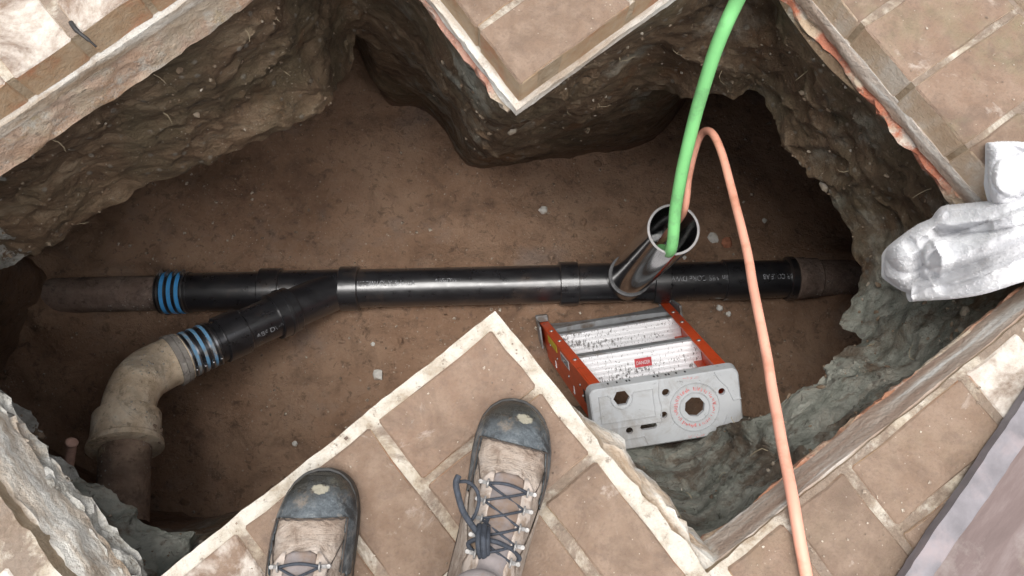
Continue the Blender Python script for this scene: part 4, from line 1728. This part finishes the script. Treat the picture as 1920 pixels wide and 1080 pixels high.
# ------------------------------------------------------------------ towel
def towel_piece(topl, botl, zf, hf, name, parent, nu=170, nv=90, und=.006):
    """cloth between two picture outlines, laid on the level zf(px), folds hf(px, py) high"""
    topl = [(p.x, p.y) for p in catmull([V3((*q_, 0)) for q_ in topl], 6)]
    botl = [(p.x, p.y) for p in catmull([V3((*q_, 0)) for q_ in botl], 6)]

    def at(poly_, t):
        seg_ = [0]
        for i in range(len(poly_)-1):
            seg_.append(seg_[-1]+math.hypot(poly_[i+1][0]-poly_[i][0], poly_[i+1][1]-poly_[i][1]))
        s_ = t*seg_[-1]
        return (interp(s_, seg_, [p[0] for p in poly_]), interp(s_, seg_, [p[1] for p in poly_]))
    topr, und_r = [], []
    for i in range(nu+1):
        t = i/nu
        a, b = at(topl, t), at(botl, t)
        r1, r2 = [], []
        for j in range(nv+1):
            v = j/nv
            px, py = a[0]+(b[0]-a[0])*v, a[1]+(b[1]-a[1])*v
            ed = min(1, min(v, 1-v)*nv/18, i/18)
            ed = math.sqrt(max(0, 1-(1-ed)**2))
            z0 = zf(px, py)
            p = W(px, py, z0)
            al, cr = px*.95-py*.31, px*.31+py*.95
            wr = .007*(1-2*abs(noise.noise(V3((al/150, cr/26, zf(1700, 0)*9)))))
            h = hf(px, py)*ed + wr*ed + (.010*fbm(p, 14, 4)+.004*fbm(p, 46, 3))*ed
            q = W(px, py, z0+h)
            q += V3((.0007*noise.noise(p*310), .0007*noise.noise(p*310+V3((7, 0, 0))), .0010*noise.noise(p*120)+.0009*noise.noise(p*380)))
            r1.append(q)
            r2.append(W(px, py, z0)-V3((0, 0, .002+(und+.010)*ed)))
        topr.append(r1)
        und_r.append(r2)
    m2 = MB()
    m2.grid(topr)
    m2.grid(und_r)
    # close the rim
    # loose loops of the pile standing off the cloth
    pile = MB()
    for _ in range(int(nu*nv*1.1)):
        i_, j_ = random.randint(1, nu-1), random.randint(1, nv-1)
        p = topr[i_][j_].lerp(topr[i_-1][j_-1], random.random())
        nn = (topr[i_][j_]-topr[i_-1][j_]).cross(topr[i_][j_]-topr[i_][j_-1])
        if nn.length < 1e-12:
            continue
        nn.normalize()
        if nn.z < 0:
            nn = -nn
        s_ = V3((random.uniform(-1, 1), random.uniform(-1, 1), random.uniform(-1, 1))).normalized()*.0006
        pile.add([p-s_, p+s_, p+nn*random.uniform(.0006, .0018)+s_.cross(nn)*random.uniform(-1, 1)*1.2], [(0, 1, 2)])
    pl_ = pile.build('terry_pile', TOWEL, parent, fixn=False)
    pl_['kind'] = 'stuff'
    per = lambda g_: g_[0]+[r[-1] for r in g_[1:]]+g_[-1][-2::-1]+[r[0] for r in g_[-2:0:-1]]
    m2.grid([per(topr), per(und_r)], close=True)
    ob = m2.build(name, TOWEL, parent, smooth=True, fixn=False)
    bm = bmesh.new()
    bm.from_mesh(ob.data)
    bmesh.ops.remove_doubles(bm, verts=bm.verts, dist=1e-5)
    bmesh.ops.recalc_face_normals(bm, faces=bm.faces)
    bm.to_mesh(ob.data)
    bm.free()
    return ob


def ridge(px, py, pts, wd, h):
    """height of a fold running along a polyline in the picture"""
    best = 1e9
    bt = 0
    for i in range(len(pts)-1):
        ax, ay = pts[i]
        bx, by = pts[i+1]
        dx, dy = bx-ax, by-ay
        t = max(0, min(1, ((px-ax)*dx+(py-ay)*dy)/(dx*dx+dy*dy)))
        d = math.hypot(px-ax-dx*t, py-ay-dy*t)
        if d < best:
            best = d
            bt = i+t
    x = best/wd
    return h*math.sqrt(max(0, 1-x*x)) if x < 1 else 0.0


tow = empty('towel', W(1800, 470, -.05), 'crumpled white terry towel slung over the right corner of the hole', 'towel')
tow.matrix_world = Matrix.Identity(4)


def tzf(px, py):
    t = sstep(1640, 1900, px)*.55+.45*min(1, max(0, (px-1640)/260))
    return -.19+.20*t


def thf(px, py):
    h = .018
    h += ridge(px, py, [(1700, 470), (1735, 430), (1790, 400), (1860, 392), (1960, 372), (2120, 350)], 40, .040)
    h += ridge(px, py, [(1762, 478), (1800, 470), (1860, 450), (1940, 415), (2120, 350)], 34, .048)
    h += ridge(px, py, [(1690, 500), (1700, 470), (1728, 460), (1752, 490)], 36, .030)
    h += ridge(px, py, [(1715, 560), (1800, 540), (1880, 520), (1980, 480), (2120, 440)], 30, .022)
    h -= ridge(px, py, [(1770, 535), (1830, 505), (1900, 472), (1990, 435)], 17, .020)
    h -= ridge(px, py, [(1753, 440), (1790, 435), (1850, 425)], 12, .014)
    for ln, wd_, dp in (([(1735, 455), (1752, 490), (1748, 520), (1700, 545)], 13, .016), ([(1705, 455), (1722, 480), (1718, 515)], 12, .010),
                        ([(1760, 520), (1820, 500), (1890, 470), (1980, 432)], 16, .022), ([(1762, 435), (1820, 442), (1880, 425), (1960, 400)], 14, .016),
                        ([(1720, 550), (1790, 545), (1860, 525), (1960, 490)], 13, .012), ([(1780, 405), (1850, 402), (1930, 388)], 11, .008)):
        h -= ridge(px, py, ln, wd_, dp)
    return max(.003, h)


t1 = towel_piece([(1661, 492), (1663, 466), (1690, 442), (1722, 420), (1748, 408), (1766, 387), (1800, 382), (1860, 375), (1930, 360), (2030, 345), (2150, 330)],
                 [(1659, 500), (1662, 520), (1690, 542), (1712, 552), (1708, 565), (1725, 564), (1790, 560), (1850, 550), (1920, 528), (2030, 500), (2150, 480)],
                 tzf, thf, 'draped_end', tow)


def t2h(px, py):
    return max(.004, .022+ridge(px, py, [(1860, 290), (1868, 350), (1900, 390)], 26, .022)+ridge(px, py, [(1900, 330), (1960, 320), (2100, 310)], 40, .03)-ridge(px, py, [(1890, 285), (1930, 300), (2000, 300)], 16, .015))


t2 = towel_piece([(1850, 268), (1880, 265), (1925, 266), (2000, 268), (2140, 275)],
                 [(1852, 330), (1862, 385), (1900, 396), (1990, 380), (2140, 360)],
                 lambda px, py: .009, t2h, 'folded_back', tow, 120, 70, .004)

# ------------------------------------------------------------------ board on the right bottom corner
bz = .020
bl = [(1560, 1270), (1640, 1155), (1690, 1085), (1738, 1012), (1800, 925), (1862, 832), (1925, 740), (2010, 620)]
bl = [(p_.x, p_.y) for p_ in catmull([V3((x, y, 0)) for x, y in bl], 6)]
pl = [W(x, y, bz)+V3((fbm(V3((x, y, 0))*.03, 1, 3), fbm(V3((x, y, 9))*.03, 1, 3), 0))*.004 for x, y in bl]
far_ = [W(x+700+ (1270-y)*.2, y+420, bz) for x, y in bl]
org = W(1900, 1000, bz)
brd = empty('board', org, 'weathered purplish board with a paler edge lying on the paving at the lower right', 'board')
BMx = Matrix.Translation(org) @ Matrix.Rotation(R_(55), 4, 'Z')
brd.matrix_world = BMx
inn = [a.lerp(b, .055) for a, b in zip(pl, far_)]
dn = V3((0, 0, -.017))
m_ = MB()
lp = rel(BMx, inn)
lf = rel(BMx, far_)
m_.grid([lp, [a.lerp(b, .5) for a, b in zip(lp, lf)], lf, [p+dn for p in lf], [p+dn for p in lp], lp])
m_.build('panel', BOARD, brd)
m_ = MB()
up = V3((0, 0, .003))
l0 = rel(BMx, pl)
l1 = rel(BMx, [a.lerp(b, .056) for a, b in zip(pl, far_)])
m_.grid([[p+up for p in l0], [p+up for p in l1], [p+V3((0, 0, .0005)) for p in l1], [p+dn for p in l1], [p+dn for p in l0], [p+up for p in l0]])
m_.build('edge_strip', BOARDEDGE, brd, bevel=.002)

# ------------------------------------------------------------------ nail, pebbles, root
m_ = MB()
nl = [W(133, 42, .006), W(141, 54, .009), W(152, 64, .007), W(166, 75, .003), W(181, 88, -.004)]
m_.sweep(catmull(nl, 5), [.0034]*8+[.0026]*8+[.0016]*5, 8)
tag(m_.build('nail', NAIL, smooth=True), 'dark bent nail lying in the mortar joint at the top left', 'nail')


def pebble(px, py, rpx, mat, label, sx=1.0):
    q = W(px, py, ZP)
    z = floorz(q.x, q.y)
    r = rpx*2.4/1500
    bm = bmesh.new()
    bmesh.ops.create_icosphere(bm, subdivisions=2, radius=1)
    sd_ = random.uniform(0, 90)
    for v in bm.verts:
        k = 1+.45*noise.noise(v.co*1.3+V3((sd_, 0, 0)))
        v.co = V3((v.co.x*r*k*sx, v.co.y*r*k, v.co.z*r*k*.65))
    me = bpy.data.meshes.new('pebble')
    bm.to_mesh(me)
    bm.free()
    me.materials.append(mat)
    o = bpy.data.objects.new('pebble', me)
    COL.objects.link(o)
    o.location = (q.x, q.y, z+r*.4)
    o.rotation_euler = (0, 0, random.uniform(0, 6))
    tag(o, label, 'pebble', 'loose pebbles on the pit floor')


pebble(1018, 397, 8, STONE_W, 'pale pebble on the bare soil just left of the standpipe mouth')
pebble(709, 703, 10, STONE_W, 'largest pale pebble, left of the near brick corner')
pebble(1336, 448, 9, STONE_W, 'pale pebble right beside the standpipe rim', 1.3)
pebble(1360, 458, 11, STONE_R, 'reddish brick chip between the standpipe and the peach hose')
pebble(1282, 484, 4, STONE_W, 'tiny pale pebble below the standpipe rim near the black pipe')
pebble(1433, 413, 5, STONE_W, 'small pale pebble to the right of the peach hose, above the pipe')
pebble(700, 646, 4, STONE_W, 'tiny buff pebble below the middle of the black pipe')
pebble(1346, 580, 6, STONE_W, 'pale pebble below the pipe, right of the ladder feet')
pebble(1364, 590, 5, STONE_W, 'small pebble close under the pipe beside the peach hose')
pebble(553, 832, 5, STONE_W, 'small pale pebble on dark soil above the left boot')

m_ = MB()
rp = [W(120, 905, -.56), W(128, 872, -.52), W(133, 845, -.50), W(134, 832, -.49), W(136, 826, -.485)]
m_.sweep(catmull(rp, 4), [.010]*6+[.009]*6+[.011, .012, .011, .008, .004], 10)
tag(m_.build('root', ROOT, smooth=True), 'short pinkish cut root poking up behind the rubble at the lower left', 'root')
# dry fibres hanging from the walls and the old collar
m_ = MB()
for k in range(60):
    s_ = random.randrange(n_)
    r_ = random.randint(6, UP)
    p = V3(rows[r_][s_])
    d = V3((ctr.x-p.x, ctr.y-p.y, -.1)).normalized()
    L = random.uniform(.012, .035)
    sd_ = V3((random.uniform(-1, 1), random.uniform(-1, 1), random.uniform(-1, .4)))
    m_.sweep([p-d*.01, p+d*L*.25+sd_*L*.2, p+d*L*.35+sd_*L*.6, p+d*L*.3+sd_*L], [.0007, .0006, .0005, .0003], 4)
for k in range(9):
    a = W(random.uniform(184, 196), random.uniform(835, 845), -.85)
    b = W(random.uniform(178, 192), random.uniform(880, 900), -.9)
    m_.sweep([a, a.lerp(b, .5)+V3((random.uniform(-.01, .01), 0, 0)), b], .0006, 4)
o = m_.build('root_fibres', STRAW)
o['kind'] = 'stuff'
# straw on the upper wall
# ------------------------------------------------------------------ boots
BY = [.0, .006, .02, .05, .09, .13, .17, .20, .225, .25, .27, .285, .295, .300]
BHW = [.004, .018, .031, .038, .0395, .0405, .0425, .0450, .0465, .0448, .0395, .0305, .0185, .0035]
BH = [.165, .166, .168, .168, .166, .146, .116, .094, .080, .068, .060, .050, .040, .026]
BZ = .024


def boot_pt(y, th, off=0.0, sgn=1, shrink=0):
    hw = interp(y, BY, BHW)+off-shrink
    h = interp(y, BY, BH)
    cx = sgn*.006*math.sin(math.pi*min(1, y/.30))-sgn*.004*sstep(.2, .3, y)
    c, s = math.cos(th), math.sin(th)
    tall = sstep(.2, .1, y)
    ex_ = .76
    x = cx+hw*math.copysign(abs(c)**ex_, c)*(1-.22*tall*max(0, s))
    z = BZ+(h+off-BZ)*max(0, s)**(.92)
    return V3((x, y, z))


def boot(toe, heel, sgn, label, bow):
    T, Hh = toe, heel
    d = V3((T.x-Hh.x, T.y-Hh.y, 0)).normalized()
    xx = V3((d.y, -d.x, 0))
    mt = Matrix((xx, d, V3((0, 0, 1)))).transposed().to_4x4()
    mt.translation = V3((T.x, T.y, .0015))-d*.302
    b = empty('work_boot', mt.translation, label, 'boot', mat=mt)
    ys = [.001+.298*k/64 for k in range(65)]
    nth = 36
    def crease(y, th):
        p = V3((y*1.0, th*.05, sgn))
        return .0016*fbm(p, 38, 3)+.0022*math.sin((y-.2)*190+math.sin(th*3))*math.exp(-((y-.205)/.018)**2)*max(0, math.sin(th))
    rows_ = []
    for y in ys:
        rows_.append([boot_pt(y, math.pi*(1-k/nth), crease(y, k*math.pi/nth), sgn) for k in range(nth+1)])
    m2 = MB()
    m2.grid(rows_)
    up_ = m2.build('leather_upper', LEATHER, b, smooth=True)
    # sole with welt
    m2 = MB()
    ol = []
    for k in range(41):
        y = .300*(1-math.cos(math.pi*k/40))/2
        ol.append(y)
    def outline(off, z):
        L_, R2 = [], []
        for y in ol:
            hw = interp(y, BY, BHW)+off
            cx = sgn*.006*math.sin(math.pi*y/.30)-sgn*.004*sstep(.2, .3, y)
            yy = .15+(y-.15)*(1+off/.15)
            L_.append(V3((cx-hw, yy, z)))
            R2.append(V3((cx+hw, yy, z)))
        return L_+R2[::-1]
    m2.grid([outline(.001, .0), outline(.0035, .004), outline(.0040, .020), outline(.0030, .026), outline(-.004, .027)], close=True)
    n2 = len(outline(0, 0))
    m2.f.append(tuple(range(n2)))
    m2.m.append(0)
    m2.build('sole', SOLE, b, smooth=True, angle=40)
    # rubber toe cap wrapping the front and running back along both sides
    m2 = MB()
    ids = {}
    nt, ny_ = 64, 60
    y0, y1 = .165, .2992
    def inside(y, th):
        s_ = math.sin(th)
        j = .0015*noise.noise(V3((th*9, y*90, sgn)))
        side = 1-sstep(.50, .62, s_)
        lim = .2480*(1-side)+side*(.178+.02*s_)
        return y > lim+j
    yv = [y0+(y1-y0)*i/ny_ for i in range(ny_+1)]
    for i, y in enumerate(yv):
        for k in range(nt+1):
            th = math.pi*(1-k/nt)
            ids[i, k] = len(m2.v)
            m2.v.append(tuple(boot_pt(y, th, .0020+crease(y, k*math.pi/nt)*.5, sgn)))
    for i in range(ny_):
        for k in range(nt):
            if inside((yv[i]+yv[i+1])/2, math.pi*(1-(k+.5)/nt)):
                m2.f.append((ids[i, k], ids[i, k+1], ids[i+1, k+1], ids[i+1, k]))
                m2.m.append(0)
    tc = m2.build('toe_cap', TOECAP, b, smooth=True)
    so = tc.modifiers.new('thickness', 'SOLIDIFY')
    so.thickness = .0018
    so.offset = -1 if False else 0
    # heel-side panels (a second leather layer with an edge)
    for sd in (-1, 1):
        m2 = MB()
        yv2 = [.02+.16*i/24 for i in range(25)]
        rr = []
        for y in yv2:
            t_hi = .30+.55*sstep(.185, .10, y)
            row_ = []
            for k in range(9):
                a = t_hi*k/8
                th = a if sd > 0 else math.pi-a
                row_.append(boot_pt(y, th, .0022+crease(y, 1)*.4, sgn))
            rr.append(row_)
        m2.grid(rr)
        s_ = m2.build('side_panel', LEATHER, b, smooth=True)
        so = s_.modifiers.new('thickness', 'SOLIDIFY')
        so.thickness = .0022
        so.offset = 0
    # dark seams: edge of the toe cap, and a curved seam across each quarter
    def seam(lst, off=.0045, r=.0010):
        m3 = MB()
        m3.sweep([boot_pt(y_, th_, off, sgn) for y_, th_ in lst], r, 6)
        m3.build('seam', SEAM, b, smooth=True)
    seam([(.2462+.0008*math.sin(k*1.7), math.asin(.60)+(math.pi-2*math.asin(.60))*k/24) for k in range(25)])
    for sd in (-1, 1):
        fl_ = lambda a_: a_ if sd > 0 else math.pi-a_
        seam([(.246-.062*k/16, fl_(math.asin(.60)-.10*(k/16)**2)) for k in range(17)])
        seam([(.222-.10*k/20, fl_(.62+.42*math.sin(math.pi*k/26)+.15*k/20)) for k in range(21)], .0016, .0008)
    # eyelet bands beside the tongue
    for sd in (-1, 1):
        m2 = MB()
        rr = []
        for i in range(25):
            y = .100+.112*i/24
            hw = interp(y, BY, BHW)
            w0, w1 = .0165, .0300+.0020*math.sin(i*.9)
            if i > 21:
                w1 = .0300-(i-21)*.0035
            row_ = []
            for k in range(7):
                wd = w0+(w1-w0)*k/6
                th = math.acos(min(.97, (wd/hw)**(1/.76)))
                th = th if sd > 0 else math.pi-th
                row_.append(boot_pt(y, th, .0026+crease(y, 1)*.4, sgn))
            rr.append(row_)
        m2.grid(rr)
        s_ = m2.build('eyelet_band', BANDLEATHER, b, smooth=True)
        so = s_.modifiers.new('thickness', 'SOLIDIFY')
        so.thickness = .0022
        so.offset = 0
    # tongue
    m2 = MB()
    rr = []
    for i in range(31):
        y = .095+.118*i/30
        wd = .0185 if y < .205 else .0185*math.sqrt(max(.05, 1-((y-.205)/.009)**2))
        hw = interp(y, BY, BHW)
        row_ = []
        for k in range(11):
            t = -1+2*k/10
            th = math.pi/2-t*math.asin(min(.95, (wd/hw)**(1/.76)))
            row_.append(boot_pt(y, th, .0012+.0022*(1-t*t)+.0012*math.sin(y*420), sgn))
        rr.append(row_)
    m2.grid(rr)
    s_ = m2.build('tongue', TONGUE, b, smooth=True)
    so = s_.modifiers.new('thickness', 'SOLIDIFY')
    so.thickness = .002
    so.offset = 0
    # padded collar and sock filling the opening
    m2 = MB()
    cpt = []
    for k in range(33):
        a = 2*math.pi*k/32
        cpt.append(V3((.031*math.sin(a), .055-.050*math.cos(a), .166+.006*math.cos(a*2))))
    m2.sweep(cpt, .0105, 12, caps=False)
    m2.build('padded_collar', TONGUE, b, smooth=True)
    m2 = MB()
    m2.grid([[V3((r*.030*math.sin(2*math.pi*k/24), .055-r*.048*math.cos(2*math.pi*k/24), z)) for k in range(24)] for r, z in ((1, .162), (.97, .175), (.8, .186), (.4, .192), (.02, .194))], close=True)
    m2.build('sock', SOCK, b, smooth=True)
    # eyelets and laces
    lace_y = [.197, .178, .159, .141, .124]
    def eyep(y, sd, off=.004):
        hw = interp(y, BY, BHW)
        th = math.acos(min(.95, (.0215/hw)**(1/.76)))
        th = th if sd > 0 else math.pi-th
        return boot_pt(y, th, off, sgn)
    for y in lace_y:
        for sd in (-1, 1):
            e = eyep(y, sd)
            e2 = eyep(y, sd)+V3((sd*.0085, 0, -.0045))
            m2 = MB()
            # rivet, plate and a hook loop
            m2.sweep([e2+V3((0, 0, -.002)), e2+V3((0, 0, .0028))], [.0030, .0024], 10)
            m2.hexa([e2+V3((0, -.0021, -.002)), e+V3((0, -.0021, -.002)), e+V3((0, .0021, -.002)), e2+V3((0, .0021, -.002))],
                    [e2+V3((0, -.0021, .0012)), e+V3((0, -.0021, .0012)), e+V3((0, .0021, .0012)), e2+V3((0, .0021, .0012))])
            lp_ = [e+V3((0, .0045*math.cos(a*math.pi/6), .0025+.0045*math.sin(a*math.pi/6))) for a in range(7)]
            m2.sweep(lp_, .0013, 6)
            m2.build('lace_hook', EYELET, b, smooth=True, angle=40)
    for i in range(len(lace_y)):
        y = lace_y[i]
        m2 = MB()
        if i == 0:
            a, c = eyep(y, -1, .006), eyep(y, 1, .006)
            mid_ = boot_pt(y+.004, math.pi/2, .0065, sgn)
            m2.sweep(catmull([a, mid_, c], 5), .0019, 8)
            m2.build('lace', LACE, b, smooth=True)
            continue
        yp = lace_y[i-1]
        for sd in (-1, 1):
            m2 = MB()
            a, c = eyep(yp, sd, .0055), eyep(y, -sd, .0055)
            mid_ = boot_pt((y+yp)/2, math.pi/2, .0060+.0014*sd, sgn)
            m2.sweep(catmull([a, mid_, c], 5), .0015, 8)
            m2.build('lace', LACE, b, smooth=True)
    if bow:
        def bowpts(lst):
            return rel(mt, [W(*q) for q in lst])
        kn = [(905, 992, .150), (904, 1010, .156), (906, 1030, .154), (908, 1050, .145)]
        def cord(lst, r=.0026, fl=.6):
            m2 = MB()
            m2.sweep(catmull(bowpts(lst), 7), r, 8)
            m2.build('lace', LACE, b, smooth=True)
        cord([(899, 985, .142), (897, 1010, .156), (899, 1035, .154), (906, 1055, .142)], .0034)
        cord([(908, 985, .142), (906, 1010, .159), (907, 1035, .157), (910, 1058, .142)], .0034)
        cord([(915, 990, .140), (914, 1012, .157), (914, 1035, .154), (915, 1055, .142)], .0030)
        # tall loop on the left
        cord([(902, 1008, .145), (885, 985, .150), (868, 958, .155), (858, 925, .160), (855, 905, .162), (860, 892, .160)], .0034)
        cord([(860, 893, .160), (857, 905, .155), (862, 903, .150), (878, 904, .146), (893, 918, .140), (898, 938, .136), (893, 960, .134), (885, 975, .134)], .0021)
        # drooping loop on the right
        cord([(910, 1012, .150), (930, 1016, .150), (952, 1026, .142), (969, 1040, .130), (974, 1048, .126), (965, 1053, .126), (945, 1050, .130), (925, 1048, .138), (910, 1040, .145)], .0026)
        cord([(905, 1015, .148), (890, 1012, .142), (878, 1020, .134), (888, 1034, .138), (902, 1030, .148)], .0026)
        cord([(912, 1040, .148), (928, 1034, .146), (945, 1037, .136)], .0026)
        cord([(908, 992, .140), (912, 978, .128), (917, 972, .122)], .0024)
    return b


rt, rh = W(980, 752, .03), W(890, 1120, .03)
boot(rt, rh, 1, 'tan work boot with a blue grey toe and a large bow of dark laces', True)
lt, lh = W(600, 880, .03), W(588, 1200, .03)
boot(lt, lh, -1, 'tan work boot at the left, without a bow, cut off by the lower edge', False)
